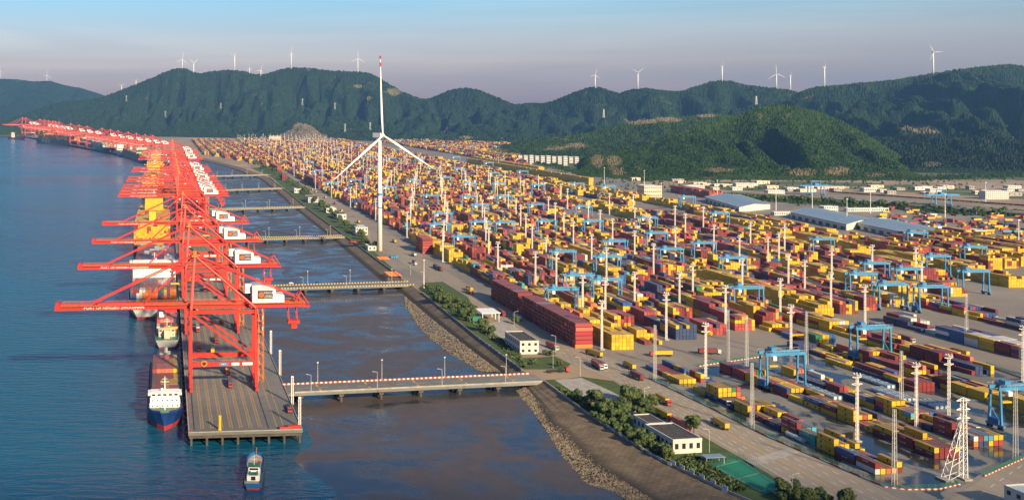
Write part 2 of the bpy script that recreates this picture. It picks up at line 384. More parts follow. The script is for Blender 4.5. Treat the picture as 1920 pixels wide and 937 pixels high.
def polyline(mb, pts, w, z0, z1, off=0.0):
    for a, b in zip(pts, pts[1:]):
        d = (b - a).normalized(); n = Vector((d.y, -d.x, 0))
        q = [a + n*(off-w/2), a + n*(off+w/2), b + n*(off+w/2), b + n*(off-w/2)]
        mb.prism([(p.x, p.y) for p in q], z0, z1)
    return mb
# mud flats between the quay and the shore
lp = [P(574,960,ZW), P(566,832,ZW), P(470,640,ZW), P(415,480,ZW), P(365,340,ZW), P(345,297,ZW)]
left = [lp[0].lerp(lp[1], k / 14) + Vector((9 * math.sin(k * .45) + random.uniform(-1, 1), 0, 0)) for k in range(14)] + lp[1:]
flat = left + [P(385,299,ZM)] + [P(*TOE[k], ZM) for k in range(15, 0, -1)] + [P(1215,1000,ZM)]
mm_ = MB().sheet([(p.x, p.y) for p in flat], 0); mm_.v = [(x, y, ZW - .1 if i < len(left) else ZM) for i, (x, y, z) in enumerate(mm_.v)]
struct(mm_.build('mudflat', M['mud']))
# paved yard, road, wet yard
YR = [P(x, y) for x, y in ((1660,921),(1560,872),(1441,821),(1330,765),(1217,709),(1150,672),(1078,652),(917,558),(800,485),(740,443),(680,402),(620,363),(560,330),(520,306),(480,290),(450,280))]
RL = [P(x, y) for x, y in ((1510,930),(1437,885),(1380,852),(1290,800),(1150,712),(1060,678),(1010,650),(876,556),(806,528),(735,478),(668,425),(608,376),(552,338),(508,310),(468,293),(440,283))]
YR = [P(1800,985), P(1720,950)] + YR; RL = [P(1650,1010), P(1570,962)] + RL
yard = [(p.x, p.y) for p in RL] + [(p.x, p.y) for p in [P(600,262), P(900,262), P(1060,288), P(1180,335), P(1500,358), P(2000,395), P(2300,480), P(2300,1000), P(1900,1100)]]
struct(MB().sheet(yard, .02).build('yard_paving', [M['ground']]))
struct(ribbon(MB(), RL, YR, .05).build('road', [M['road']]))
wet = [P(x, y) for x, y in ((1222,709),(1335,765),(1445,821),(1564,872),(1690,928),(1760,940),(1850,880),(1960,835),(2080,800),(1920,700),(1660,640),(1500,662),(1330,690))]
struct(MB().sheet([(p.x, p.y) for p in wet], .045).build('wet_yard_paving', M['wet']))
m = MB()                                                     # cross road at the foot of the frame
ribbon(m, [P(1770,944), P(1860,884), P(1990,838)], [P(1850,990), P(1935,925), P(2060,870)], .085)
struct(m.build('cross_road', M['road']))
# painted lane lines
def along(t):                                                # road frame: t runs over segments, s across
    i = min(int(t), len(RL) - 2); return RL[i].lerp(RL[i+1], t - i), YR[i].lerp(YR[i+1], t - i)
m = MB()
for i in range(0, 9):
    for s in (.10,):
        a0, b0 = along(i); a1, b1 = along(i + 1); p = a0.lerp(b0, s); q = a1.lerp(b1, s); m.beam((p.x,p.y,.07), (q.x,q.y,.07), .25, .03)
struct(m.build('road_edge_marking', M['whiteline']))
m = MB()
for i in range(0, 8):
    a0, b0 = along(i); a1, b1 = along(i + 1); p = a0.lerp(b0, .47); q = a1.lerp(b1, .47); m.beam((p.x,p.y,.07), (q.x,q.y,.07), .4, .03)
for i in range(7, 12):
    for s in (.3, .55, .8):
        a0, b0 = along(i); a1, b1 = along(i + 1); p = a0.lerp(b0, s); q = a1.lerp(b1, s)
        n = int((q - p).length / 14)
        for k in range(n): e = p.lerp(q, k / n); g = p.lerp(q, (k + .45) / n); m.beam((e.x,e.y,.07), (g.x,g.y,.07), .3, .03)
struct(m.build('road_centre_marking', M['yellowline']))
m = MB()
for i in range(0, 8):
    for s in (.22, .34, .6, .72, .86):
        a0, b0 = along(i); a1, b1 = along(i + 1); p = a0.lerp(b0, s); q = a1.lerp(b1, s)
        n = max(1, int((q - p).length / 9))
        for k in range(n): e = p.lerp(q, k / n); g = p.lerp(q, (k + .42) / n); m.beam((e.x,e.y,.07), (g.x,g.y,.07), .3, .03)
for k in range(3):                                           # markings of the cross road
    p, q = P(1800 + 28*k, 952 + 8*k), P(1955 + 28*k, 845 + 9*k)
    for j in range(9): e = p.lerp(q, j / 9); g = p.lerp(q, (j + .4) / 9); m.beam((e.x,e.y,.10), (g.x,g.y,.10), .25, .03)
struct(m.build('lane_dashes', M['whiteline']))
p = [P(1384,866), P(1478,840), P(1500,848), P(1408,876)]
struct(MB().sheet([(q.x, q.y) for q in p], .10).build('pale_road_patch', M['grey']))
# green strips between seawall and road
def strip(name, pts, z, mt):
    return struct(MB().sheet([(p.x, p.y) for p in (P(*q) for q in pts)], z).build(name, mt))
strip('lawn', [(1022,712),(1108,775),(1220,848),(1262,870),(1372,922),(1440,950),(1560,960),(1437,885),(1290,802),(1150,714),(1090,706),(1060,710)], .10, M['grass'])
strip('lawn', [(785,541),(896,630),(982,692),(1060,692),(1070,682),(1040,668),(960,672),(905,600),(876,556),(830,528),(795,530)], .10, M['grass'])
strip('paved_lot', [(1040,712),(1090,708),(1150,735),(1200,768),(1160,790),(1090,745)], .14, M['grey'])
strip('paved_lot', [(903,610),(945,600),(1015,640),(1035,658),(960,668),(925,640)], .14, M['grey'])
strip('paved_lot', [(1243,786),(1262,778),(1302,800),(1318,826),(1300,832)], .14, M['grey'])
strip('lawn', [(510,333),(470,315),(520,312),(560,340),(590,368),(640,412),(700,462),(746,505),(752,520),(650,444),(579,392),(535,355)], .04, M['grass'])
strip('dirt_lot', [(700,470),(735,478),(806,528),(790,538),(756,521)], .09, M['ground'])
for pts in ([(1180,345),(1330,360),(1500,356),(1700,372),(1930,395),(1980,360),(1900,337),(1500,338),(1250,335)],):
    strip('bare_field', pts, .05, M['soil'])
strip('scrub_field', [(1250,352),(1420,358),(1620,354),(1660,344),(1480,340),(1300,342)], .09, M['scrub'])
strip('scrub_field', [(1560,352),(1930,374),(1960,366),(1700,346)], .13, M['scrub'])
strip('scrub_field', [(900,300),(1000,312),(1100,325),(1200,340),(1380,342),(1960,338),(1990,322),(1700,322),(1080,300)], .03, M['scrub'])

# ------------------------------------------------------------------ hills
BARE = [(740,172,16,6),(672,162,9,3),(690,184,9,3),(1205,228,34,5),(1250,224,30,4),(1325,217,18,3),(1715,240,34,5),(1745,247,26,3),(1150,304,14,12),(1122,302,12,12),(1500,322,26,7),(1570,320,24,7),(1640,328,18,4),(930,283,16,5),(1080,274,22,5),(1040,278,18,4),(1745,307,16,4),(875,258,14,3),(560,236,10,5),(1350,318,26,4),(1160,322,12,8)]
def hill(name, sky, dr, db, back, nx, nd, mt, amp=1.0, crown=5.0, seed=0, spur=420.0, pw=1.15):
    xs = np.array([s[0] for s in sky], float); ys = np.array([s[1] for s in sky], float)
    px = np.linspace(xs[0], xs[-1], nx); y = np.interp(px, xs, ys)
    k = np.ones(9) / 9; w = max(1, nx // 180); ker = np.ones(2*w+1) / (2*w+1)
    y = np.convolve(np.pad(y, w, 'edge'), ker, 'valid')
    f = lambda t: np.interp(px, [q[0] for q in t], [q[1] for q in t]) if isinstance(t, list) else np.full(nx, float(t))
    DR = f(dr); DB = f(db); hr = np.maximum(H - (y - HY) * DR / F, -2)
    s = np.concatenate([np.linspace(0, 1, int(nd * .8)), np.linspace(1.02, 2, nd - int(nd * .8))])
    S, PXX = np.meshgrid(s, px, indexing='ij')
    D = np.where(S <= 1, DB + (DR - DB) * S, DR + back * (S - 1)); X = (PXX - PX) * D / F
    prof = np.where(S <= 1, S ** pw, np.clip(1 - (S - 1) ** 1.3, 0, 1))
    f1 = fbm(X / spur + 31 * seed, D / spur * .42, 4, seed); f2 = fbm(X / (spur * .4) + 7, D / (spur * .4) * .45, 3, seed + 20)
    mid = np.clip(4 * S * (1 - S), 0, 1) ** .7
    g1 = np.clip(1 - np.abs(2 * f1 - .95) * 3.4, 0, 1); g2 = np.clip(1 - np.abs(2 * f2 - .9) * 3.0, 0, 1)
    Z = hr * prof * np.clip(1 - amp * .34 * mid * g1 - amp * .18 * mid * g2 - amp * .18 * mid * np.clip(1.1 - 2 * f1, 0, 1), .12, 1)
    Z = Z + amp * 30 * (fbm(X / 160, D / 160, 4, seed + 9) - .47) * np.clip(mid * 2, 0, 1)
    ci_ = np.arange(nx); win = np.clip(np.minimum(ci_, nx - 1 - ci_) / (nx * .07), 0, 1)[None]; Z = np.where(win < 1, hr * prof * (1 - win) * win ** .5 + Z * win, Z)
    edge = np.clip(np.minimum(S * 14, 1), 0, 1) * win
    Z = Z + crown * (rng.random(Z.shape) - .35) * edge
    Z = np.where(S == 0, -3, Z)
    v = np.stack([X, D, Z], -1).reshape(-1, 3); nr = len(s)
    i = np.arange(nr - 1)[:, None] * nx + np.arange(nx - 1)[None]; q = np.stack([i, i + 1, i + nx + 1, i + nx], -1).reshape(-1, 4)
    me = bpy.data.meshes.new(name); me.from_pydata(v.tolist(), [], q.tolist()); me.materials.append(mt)
    qx = PX + X * F / D; qy = HY + (H - Z) * F / D; bare = np.zeros(Z.shape)
    for (bx, by, bw, bh) in BARE: bare = np.maximum(bare, 1.1 - np.hypot((qx - bx) / bw, (qy - by) / bh) * .55 + .7 * (fbm(X / 25, D / 25, 3, 77) - .5))
    at = me.attributes.new('bare', 'FLOAT', 'POINT'); at.data.foreach_set('value', np.clip(bare, 0, 1).ravel().astype(np.float32))
    me.polygons.foreach_set('use_smooth', [False] * len(q)); me.update()
    return struct(link(name, me)), (px, hr, DR)
hill('far_hill', [(-260,176),(-120,152),(0,148),(30,149),(60,153),(95,152),(120,160),(150,165),(180,174),(200,181),(260,205),(330,235)], 11500, 9600, 2500, 420, 120, M['forestfar'], 1, 6, 1, 600)
hill('main_ridge', [(-200,256),(-80,238),(20,222),(50,212),(90,198),(130,189),(165,189),(197,181),(215,174),(250,160),(290,145),(310,134),(335,128),(355,130),(370,140),(390,135),(430,131),(450,133),(475,138),(490,142),(510,135),(540,127),(580,128),(620,133),(680,135),(700,140),(730,158),(760,175),(795,188),(815,182),(840,170),(870,165),(895,168),(930,182),(965,197),(1000,193),(1020,195),(1050,185),(1080,172),(1105,164),(1130,165),(1160,177),(1180,168),(1215,166),(1240,170),(1275,172),(1300,164),(1340,152),(1365,151),(1400,161),(1440,164),(1480,169),(1510,176),(1600,192),(1700,220),(1800,250)],
     [(-200,8600),(300,7900),(700,7400),(965,6600),(1200,5900),(1800,5400)], [(-200,7600),(150,6700),(600,5750),(965,4900),(1200,4200),(1800,3900)], 2500, 1300, 225, M['forestfar'], 2.2, 11, 2, 380)
hill('east_mountain', [(1330,330),(1380,262),(1430,222),(1470,190),(1500,172),(1530,163),(1560,161),(1600,157),(1660,152),(1720,143),(1780,133),(1850,124),(1890,121),(1920,124),(2000,118),(2150,125),(2400,150)], 5000, [(1330,3600),(1500,2950),(1700,2780),(2400,2500)], 2500, 760, 300, M['forestfar'], 2.2, 9, 3, 330, 1.05)
hill('terraced_hill', [(900,290),(940,275),(985,266),(1040,257),(1100,250),(1165,232),(1240,222),(1300,217),(1340,213),(1400,221),(1480,243),(1560,275)], 4000, [(900,3800),(1000,3420),(1560,3200)], 900, 520, 130, M['forest'], 1.3, 7, 4, 260)
hill('front_hill', [(1076,330),(1085,305),(1100,294),(1150,285),(1200,275),(1280,246),(1350,226),(1420,203),(1450,198),(1480,198),(1530,208),(1580,228),(1640,262),(1690,295),(1730,330)], 3050, [(1076,2620),(1200,2530),(1730,2480)], 700, 560, 260, M['forest'], 1.7, 7, 5, 240, .9)
hill('quarry_hill', [(500,264),(520,257),(540,246),(556,239),(572,232),(588,239),(600,250),(625,258),(650,264)], 5900, 5600, 400, 160, 50, M['rockhill'], 1.3, 7, 6, 120)
hill('headland', [(-160,246),(-60,240),(0,241),(40,238),(80,240),(110,247),(130,256)], 7050, 6800, 400, 130, 40, M['forest'], 1.0, 5, 7, 160)
# unseen ridge added behind the camera to shade the front of the port
T = [(-2600, 480), (-900, 460), (-300, 450), (0, 450), (250, 450), (520, 480), (800, 520), (1300, 580), (2600, 640)]
sdir = Vector((-math.sin(R(SUN_AZ)), math.cos(R(SUN_AZ)), 0)); DB_ = 1000.0; hh = DB_ * math.tan(R(SUN_EL))
m = MB(); rows = []
for (x, y) in T:
    c = Vector((x, y, 0)) - sdir * DB_; rows.append(c)
n = 40; ridge = []
for i in range(n + 1):
    t = i / n * (len(rows) - 1); k = min(int(t), len(rows) - 2); ridge.append(rows[k].lerp(rows[k+1], t - k))
prof = [(-520, -8), (-360, .30), (-180, .72), (-60, .95), (0, 1.0), (70, .94), (180, .62), (320, .26), (480, -8)]
vs = []; fs = []
for i, c in enumerate(ridge):
    for j, (o, z) in enumerate(prof):
        q = c - sdir * o if False else c + sdir * o * 1.0
        zz = z if z < 0 else hh * z * (1 + .02 * math.sin(i * 1.7) + .015 * math.sin(i * .6 + j))
        vs.append((q.x, q.y, zz))
k = len(prof)
for i in range(n):
    for j in range(k - 1): fs.append((i*k+j, i*k+j+1, (i+1)*k+j+1, (i+1)*k+j))
struct(m.add(vs, fs).build('added_shade_ridge', M['forest']))

# ------------------------------------------------------------------ quay
u0 = P(353, 811); ua, va = uv(u0); vr = uv(P(568, 806))[1]
QV0, QV1, QU0, QU1 = va, vr, ua, 3300.0
m = MB(); m.prism([A(QU0, QV0), A(QU0, QV1), A(QU1, QV1), A(QU1, QV0)], -1.6, 0)
struct(m.build('quay_deck', M['deck']))
q2 = Vector((-298, 3286, 0)); far_end = Vector((-1547, 6697, 0)); W2 = (far_end - q2).normalized(); N2 = Vector((W2.y, -W2.x, 0))
m = MB(); a, b = A(QU1 - 20, QV0), far_end
m.prism([a + Vector((0,0,0)), a + N2 * 70, b + N2 * 70, b], -1.6, -.02)
struct(m.build('far_quay_deck', M['deck']))
m = MB()
for k in range(140):
    u = QU0 + 1.5 + k * 9
    for v in np.linspace(QV0 + 1.5, QV1 - 1.5, 8 if k < 30 else 3):
        p = A(u, v); m.tube((p.x, p.y, -9), (p.x, p.y, -1.6), .7, n=6, cap=False)
    p, q = A(u, QV0 + .4), A(u, QV1 - .4); m.beam((p.x,p.y,-2.4), (q.x,q.y,-2.4), 1.2, 1.6)
for k in range(90):
    c = a.lerp(b, k / 90) + N2 * 2; m.tube((c.x, c.y, -9), (c.x, c.y, -1.6), 1.0, n=5, cap=False)
struct(m.build('quay_piles', M['dark']))
m = MB()
for v in (QV0 + 3.2, QV0 + 3.2 + 38.4):
    p, q = A(QU0 + 4, v), A(QU1, v); m.beam((p.x,p.y,.03), (q.x,q.y,.03), .5, .1)
struct(m.build('crane_rails', M['black']))
RAILS = (QV0 + 3.2, QV0 + 41.6)
m = MB()
for k in range(7):
    v = RAILS[0] + 4.2 + k * 5.0
    for dv in (-.75, .75):
        p, q = A(QU0 + 6, v + dv), A(1500, v + dv); m.beam((p.x,p.y,.03), (q.x,q.y,.03), .16, .03)
    for j in range(150):
        p, q = A(QU0 + 8 + j * 3.4, v - .7), A(QU0 + 9.3 + j * 3.4, v + .7); m.beam((p.x,p.y,.03), (q.x,q.y,.03), .16, .03)
for v in (RAILS[1] + 4.5, RAILS[1] + 8):
    p, q = A(QU0 + 6, v), A(1500, v); m.beam((p.x,p.y,.03), (q.x,q.y,.03), .2, .03)
struct(m.build('deck_markings', M['yellowline']))
m = MB()                                                      # kerb and fender line on the sea side
p, q = A(QU0, QV0 + .35), A(QU1, QV0 + .35); m.beam((p.x,p.y,.18), (q.x,q.y,.18), .6, .36)
p, q = A(QU0 + .35, QV0 + .7), A(QU0 + .35, QV1 - .1); m.beam((p.x,p.y,.16), (q.x,q.y,.16), .5, .34)
p, q = A(QU0, QV1 - .3), A(QU1, QV1 - .3); m.beam((p.x,p.y,.3), (q.x,q.y,.3), .35, .6)
struct(m.build('quay_kerb', M['grey']))
for k in range(34):                                           # rubber fenders hung on the quay face
    p = A(QU0 + 6 + k * 13, QV0 - .5); mm = MB()
    if k == 0:
        mm.box(-.6,.6,-1.6,1.6,-1.9,1.9); mm.tube((.3,-.9,1.0), (.95,-.9,1.0), .5, n=8); mm.tube((.3,.9,1.0), (.95,.9,1.0), .5, n=8)
        fme = mm.mesh('fender', M['black'])
    tag(link('fender', fme, None, (p.x, p.y, -3.2), TA), 'black rubber fender on the quay face, %s from the open end' % ordn(k), 'fender', 'fenders along the quay')
m = MB(); m.tube((0,0,0), (0,0,.25), .35, .4, 8); m.tube((0,0,.25), (0,0,.6), .22, .22, 8); m.tube((0,0,.6), (0,0,.8), .45, .4, 8); bme = m.mesh('bollard', mat('bollard_red', (.42, .05, .03), .6))
for k in range(24):
    p = A(QU0 + 3 + k * 14, QV0 + 1.5); tag(link('bollard', bme, None, (p.x, p.y, 0), 0), 'red mooring bollard on the sea edge, %s from the quay end' % ordn(k), 'bollard', 'mooring bollards on the quay')

# ------------------------------------------------------------------ trestle bridges to the shore
m, t, b = nodes_of('barrier_stripes'); tc = t.nodes.new('ShaderNodeTexCoord')
w = t.nodes.new('ShaderNodeTexWave'); w.inputs['Scale'].default_value = .11; w.bands_direction = 'X'; t.links.new(tc.outputs['Object'], w.inputs['Vector'])
t.links.new(ramp(t, w.outputs['Fac'], .48, .52, (.40, .04, .03), (.62, .60, .55)), b.inputs['Base Color']); M['stripe'] = m
m, t, b = nodes_of('barrier_stripes_yellow'); tc = t.nodes.new('ShaderNodeTexCoord')
w = t.nodes.new('ShaderNodeTexWave'); w.inputs['Scale'].default_value = .11; w.bands_direction = 'X'; t.links.new(tc.outputs['Object'], w.inputs['Vector'])
t.links.new(ramp(t, w.outputs['Fac'], .48, .52, (.06, .055, .05), (.55, .42, .18)), b.inputs['Base Color']); M['stripey'] = m
BR = [((470,731),(1012,708),20,'red'), ((440,541),(775,531),19,'y'), ((430,449),(648,443),18,'y'), ((390,393),(572,388),17,'y'), ((380,358),(532,353),17,'y'), ((375,331),(506,328),17,'y')]
bridge_ends = []
lampme = MB().tube((0,0,0), (0,0,10), .16, .09, 6).beam((0,0,10), (-2.2,0,10.5), .14, .14).box(-3.0,-1.9,-.22,.22,10.4,10.6).mesh('street_lamp', M['steel'])
poleme = MB().tube((0,0,0), (0,0,13), .2, .1, 6).box(-.5,.5,-.2,.2,12.4,13.1).mesh('street_lamp', M['steel'])
for k, (pa, pb, w, sty) in enumerate(BR):
    a = P(*pa); b = P(*pb); ua_, va_ = uv(a); a = A(ua_, QV1 - .5); bridge_ends.append((a, b))
    d = (b - a); L = d.length; rz = math.atan2(d.y, d.x)
    nm = ['nearest', 'second', 'third', 'fourth', 'fifth', 'sixth'][k]
    t_ = thing('trestle_bridge', 'grey concrete trestle bridge from quay to shore, %s from the viewer' % nm if k else 'near concrete trestle bridge with red and white barriers joining the quay end', 'bridge', (a.x, a.y, 0), rz, 'trestle bridges to the quay')
    MB().prism([(0,-w/2),(L,-w/2),(L,w/2),(0,w/2)], -1.5, .09).build('deck', M['deck'], t_)
    n = int(L / 24)
    for j in range(n + 1):
        x = 8 + j * (L - 14) / max(1, n)
        bent = MB().box(x-1.4, x+1.4, -w/2+1, w/2-1, -3.3, -1.5)
        for yy in (-w/2+2.2, 0, w/2-2.2): bent.tube((x,yy,-8), (x,yy,-3.3), .8, n=7, cap=False)
        bent.build('pile_bent', M['dark'], t_)
    st = M['stripe'] if sty == 'red' else M['stripey']
    for s in (-1, 1):
        mm = MB().box(0 if s > 0 else 4, L - 2, s*(w/2-.35)-.2, s*(w/2-.35)+.2, .09, .95)
        mm.build('barrier', st if s > 0 or k else M['grey'], t_)
    if k == 0:
        mk = MB()
        for j in range(14): mk.box(8 + j*12, 14 + j*12, -.15, .15, .09, .11)
        for j in range(5):
            for s in (-1, 1): mk.box(20 + j*30, 21 + j*30, s*5-2.5, s*5+2.5, .09, .11)
        mk.build('road_marking', M['yellowline'], t_)['kind'] = 'stuff'
    nl = int(L / 34)
    for j in range(nl):
        for s in (-1, 1):
            p = a + d * ((j + (.55 if s > 0 else .35)) / nl); nn = Vector((-d.y, d.x, 0)).normalized(); p = p + nn * s * (w/2 - .9)
            tag(link('street_lamp', lampme if s < 0 else poleme, None, (p.x, p.y, .09), rz), '%s lamp post on the %s side of the %s bridge, %s from quay' % ('bent-arm' if s < 0 else 'straight', 'near' if s < 0 else 'far', nm, ordn(j)), 'lamp post', 'lamp posts on the bridges')
# ------------------------------------------------------------------ text as flat mesh
def text_mesh(body, size, mt, name='lettering', depth=.04):
    cu = bpy.data.curves.new(name, 'FONT'); cu.body = body; cu.size = size; cu.align_x = 'CENTER'; cu.align_y = 'CENTER'; cu.extrude = depth; cu.resolution_u = 2
    o = bpy.data.objects.new(name, cu); col.objects.link(o)
    dg = bpy.context.evaluated_depsgraph_get(); me = bpy.data.meshes.new_from_object(o.evaluated_get(dg))
    bpy.data.objects.remove(o); me.materials.clear(); me.materials.append(mt); return me
def text_on(body, size, mt, parent, loc, rz=0.0, tilt=90):
    o = link('lettering', text_mesh(body, size, mt), parent, loc); o.rotation_euler = (R(tilt), 0, rz); return o

# ------------------------------------------------------------------ ship-to-shore cranes (sea on local -x, camera side on local -y)
M['sign'] = mat('sign_navy', (.035, .042, .065), .5, .1)
M['sunorange'] = mat('sign_orange', (.65, .10, .02), .5, .1)
M['signwhite'] = mat('sign_white', (.75, .76, .76), .5, .05)
M['signblue'] = mat('sign_blue', (.05, .16, .38), .5, .1)
def make_sts(full=True):
    t = thing('quay_crane', 'x', 'crane')
    r = M['red']; g = 19.2
    for x in (-g, g):
        for y in (-12, 12):
            MB().beam((x, y, 3.4), (x, y * .98, 15.5), 1.7, 2.4, 0, 1.9, 2.1).beam((x, y * .98, 15.5), (x, y * .86, 47), 1.8, 2.0, 0, 1.5, 1.6).build('leg', r, t)
            if full:
                bo = MB().box(x-.7, x+.7, y-5.5, y+5.5, 1.5, 2.3)
                for k in range(4): bo.box(x-.8, x+.8, y-5.4+k*2.9, y-3.4+k*2.9, .35, 1.5)
                bo.build('bogie', r, t)
        MB().box(x-.9, x+.9, -15, 15, 2.3, 4.2).build('sill_beam', r, t)
        MB().beam((x, -10.4, 46), (x, 10.4, 46), 1.5, 2.2).build('cross_beam', r, t)
    for y in (-11.8, 11.8):
        MB().box(-g+.9, g-.9, y-.9, y+.9, 14.2, 16.8).build('portal_beam', r, t)
        MB().beam((-g+.8, y*.9, 44.5), (g-.6, y*.97, 17.5), 1.2, 1.2).build('diagonal_brace', r, t)
        MB().beam((-g+2.6, y*.22, 78), (-g+.3, y*.86, 47), 1.3, 1.3).build('mast_leg', r, t)
        MB().tube((-g+2.8, y*.24, 77.6), (g, y*.80, 47.5), .8, n=6).build('main_stay', r, t)
        MB().beam((-g+2.6, y*.28, 78), (g+28, y*.3, 51.2), .45, .6).beam((-g+2.6, y*.18, 77.2), (g+28, y*.2, 51.2), .3, .4).build('back_stay', r, t)
        MB().beam((-g+2.4, y*.26, 78), (-g-58, y*.3, 50.4), .5, .65).beam((-g+2.4, y*.2, 77.4), (-g-27, y*.3, 50.4), .4, .5).build('fore_stay', r, t)
    MB().box(-g+.8, g-.8, -10.6, -9.4, 44.6, 46.6).box(-g+.8, g-.8, 9.4, 10.6, 44.6, 46.6).build('top_girder', r, t)
    b = MB()
    for y in (-3.6, 3.6): b.box(-g-78, g+30, y-.8, y+.8, 46.8, 49.6)
    for k in range(14): x = -g - 77 + k * 11; b.box(x-.4, x+.4, -2.8, 2.8, 48.2, 49.2)
    b.build('boom', r, t)
    w = MB()
    for y in (-5.4, 5.4):
        w.box(-g-76, g+30, y-.5, y+.5, 49.3, 49.45)
        for z in (50.0, 50.5): w.beam((-g-76, y*1.08, z), (g+30, y*1.08, z), .09, .09)
        for k in range(36): x = -g - 76 + k * 4; w.beam((x, y*1.08, 49.4), (x, y*1.08, 50.5), .08, .08)
    w.build('walkway', M['orange'], t)
    MB().box(-g-79.5, -g-76, -4.8, 4.8, 46.8, 49.8).box(-g-79, -g-77, -4, 4, 49.8, 51.4).build('boom_tip', r, t)
    MB().box(-g+.6, -g+4.6, -4.4, 4.4, 77.2, 78.2).beam((-g+2.6,-4,80), (-g+2.6,4,80), .25).box(-g+1.6,-g+3.6,-1.4,1.4,78.2,80.4).build('mast_head', M['orange'], t)
    e = MB()
    for y in (-4, 4): e.beam((g+24, y, 49.6), (g+27.4, y, 56), .5).beam((g+32, y, 49), (g+27.4, y, 56), .5).beam((g+24, y, 49.6), (g+33, y, 46.6), .5)
    e.beam((g+27.4,-4,56), (g+27.4,4,56), .5).box(g+29, g+33, -4.6, 4.6, 46.6, 47.6).build('boom_end_frame', r, t)
    e = MB()
    for x in (g+20, g+25):
        for y in (-3, 3): e.beam((x, y, 46.8), (x+.8, y, 38), .4)
    e.box(g+20, g+27, -3.4, 3.4, 36.6, 38.4).box(g+22, g+25.5, -2.6, 2.6, 33.6, 36.6).build('maintenance_gantry', r, t)
    # machinery house
    hx0, hx1 = 17.5, 31.5
    pts = [(hx0, 49.9), (hx1+5, 49.9), (hx1+5, 54.2), (hx1-.2, 54.2), (hx1-.2, 57.6), (hx0, 57.6)]
    ho = MB().profile(pts, -6.2, 6.2).build('machinery_house', M['white'], t)
    rf = [(hx0-.25, 57.6)] + [(hx0 - .25 + (hx1 - hx0 + .1) * k / 6, 57.62 + 2.9 * math.sin(math.pi * (.34 + .64 * k / 6))) for k in range(7)] + [(hx1-.1, 57.6)]
    MB().profile(rf, -6.5, 6.5).build('roof', M['roofgrey'], ho)
    MB().box(hx0-4.2, hx0-.3, -3, 1, 55.2, 60.4).build('control_box', M['white'], t)
    s = MB().box(hx0+3, hx0+12.2, -6.36, -6.21, 52.2, 57.2).build('signboard', M['sign'], ho)
    c = MB(); c.tube((hx0+5.3,-6.37,54.6), (hx0+5.3,-6.45,54.6), 1.65, n=18); c.build('emblem', M['sunorange'], ho)
    if full:
        text_on('宁波舟山港', 1.15, M['signwhite'], ho, (hx0+9.6, -6.4, 55.7)); text_on('NINGBO\nZHOUSHAN', .95, M['signwhite'], ho, (hx0+9.6, -6.4, 53.6))
        text_on('PORT OF NINGBO ZHOUSHAN', 2.5, M['signwhite'], t, (-g-45, -4.46, 48.15))
        for k, (x0, x1, mm) in enumerate(((-2.5, 2.6, 'signblue'), (4.6, 9.2, 'signwhite'), (11, 17, 'signwhite'))):
            o = MB().box(x0, x1, -12.82, -12.71, 14.7, 16.3).build('plate', M[mm], t)
        text_on('NBCT', 1.2, M['signwhite'], t, (.05, -12.84, 15.5)); text_on('远东码头', 1.0, M['signblue'], t, (6.9, -12.84, 15.5))
        c = MB().tube((-11.5,-12.75,16.2), (-11.5,-13.35,16.2), 1.9, n=18).tube((-11.5,-13.35,16.2), (-11.5,-13.5,16.2), 1.1, n=14, m=1); c.build('cable_reel', [M['orange'], M['black']], t)
    st = MB()                                                   # stair tower on the land side legs
    for k in range(13):
        z = 5 + k * 3.2; st.box(g+1.2, g+4.4, -13 if k % 2 else -9.8, -10.4 if k % 2 else -7.4, z, z+.14)
        st.beam((g+1.7 if k % 2 else g+3.9, -12.4, z), (g+1.7 if k % 2 else g+3.9, -8.2, z+3.2), .7, .12)
        st.beam((g+4.5,-13,z), (g+4.5,-7.4,z+1), .1, .1)
    for x in (g+1.2, g+4.4):
        for y in (-13, -7.4): st.beam((x, y, 4), (x, y, 47), .2)
    st.build('stair_tower', M['orange'], t)
    wl = MB(); wl.box(-g+.9, g-.9, -13.6, -12.75, 16.85, 16.95)
    for k in range(13): x = -g + 1 + k * 3; wl.beam((x,-13.6,16.9), (x,-13.6,18), .08)
    wl.beam((-g+.9,-13.6,18), (g-.9,-13.6,18), .09); wl.build('portal_walkway', M['orange'], t)
    tr = MB().box(-6, 1, -4.6, 4.6, 44.7, 46.5).build('trolley', r, t)
    MB().box(-9.4, -6.6, -1.4, 1.6, 41.6, 44.4).build('cab', M['white'], tr)
    MB().box(-6.5, 1.5, -1.2, 1.2, 34.4, 35.4).build('spreader', M['yellow'], tr)
    rp = MB()
    for x in (-5, 0): rp.beam((x, 0, 35.4), (x, 0, 44.8), .12)
    rp.build('hoist_rope', M['black'], tr)
    return t
sts = make_sts(); STSK = kids_of(sts)
QUV = (RAILS[0] + RAILS[1]) / 2
first = True
def put_sts(loc, rz, label, group, sc=1.0):
    global first
    o = sts if first else copy_tree(sts, STSK); first = False
    o.location = loc; o.rotation_euler = (0, 0, rz); o.scale = (sc,)*3
    tag(o, label, 'crane', group)
    for c in o.children:
        if c.name.startswith('trolley'): c.location.x = random.uniform(-34, 12)
    return o
US = [640, 801, 952, 1102, 1451, 1506, 1566, 1641, 1750, 1831, 2017, 2120, 2505, 2640, 2867, 3020]
NEARL = ['red quay crane nearest the viewer at the open end of the quay', 'red quay crane second from the open quay end, over the moored ships', 'red quay crane third from the quay end beside the white ship superstructure', 'red quay crane fourth from the quay end, before the crane cluster']
for k, d in enumerate(US):
    u = uv(A(0, QUV) + UA * d)[0]
    lb = NEARL[k] if k < 4 else 'red quay crane in the straight row, %s from the quay end' % ordn(k)
    put_sts(A(d * 1.003 + QUV * -.09, QUV), TA, lb, 'quay cranes on the straight quay')
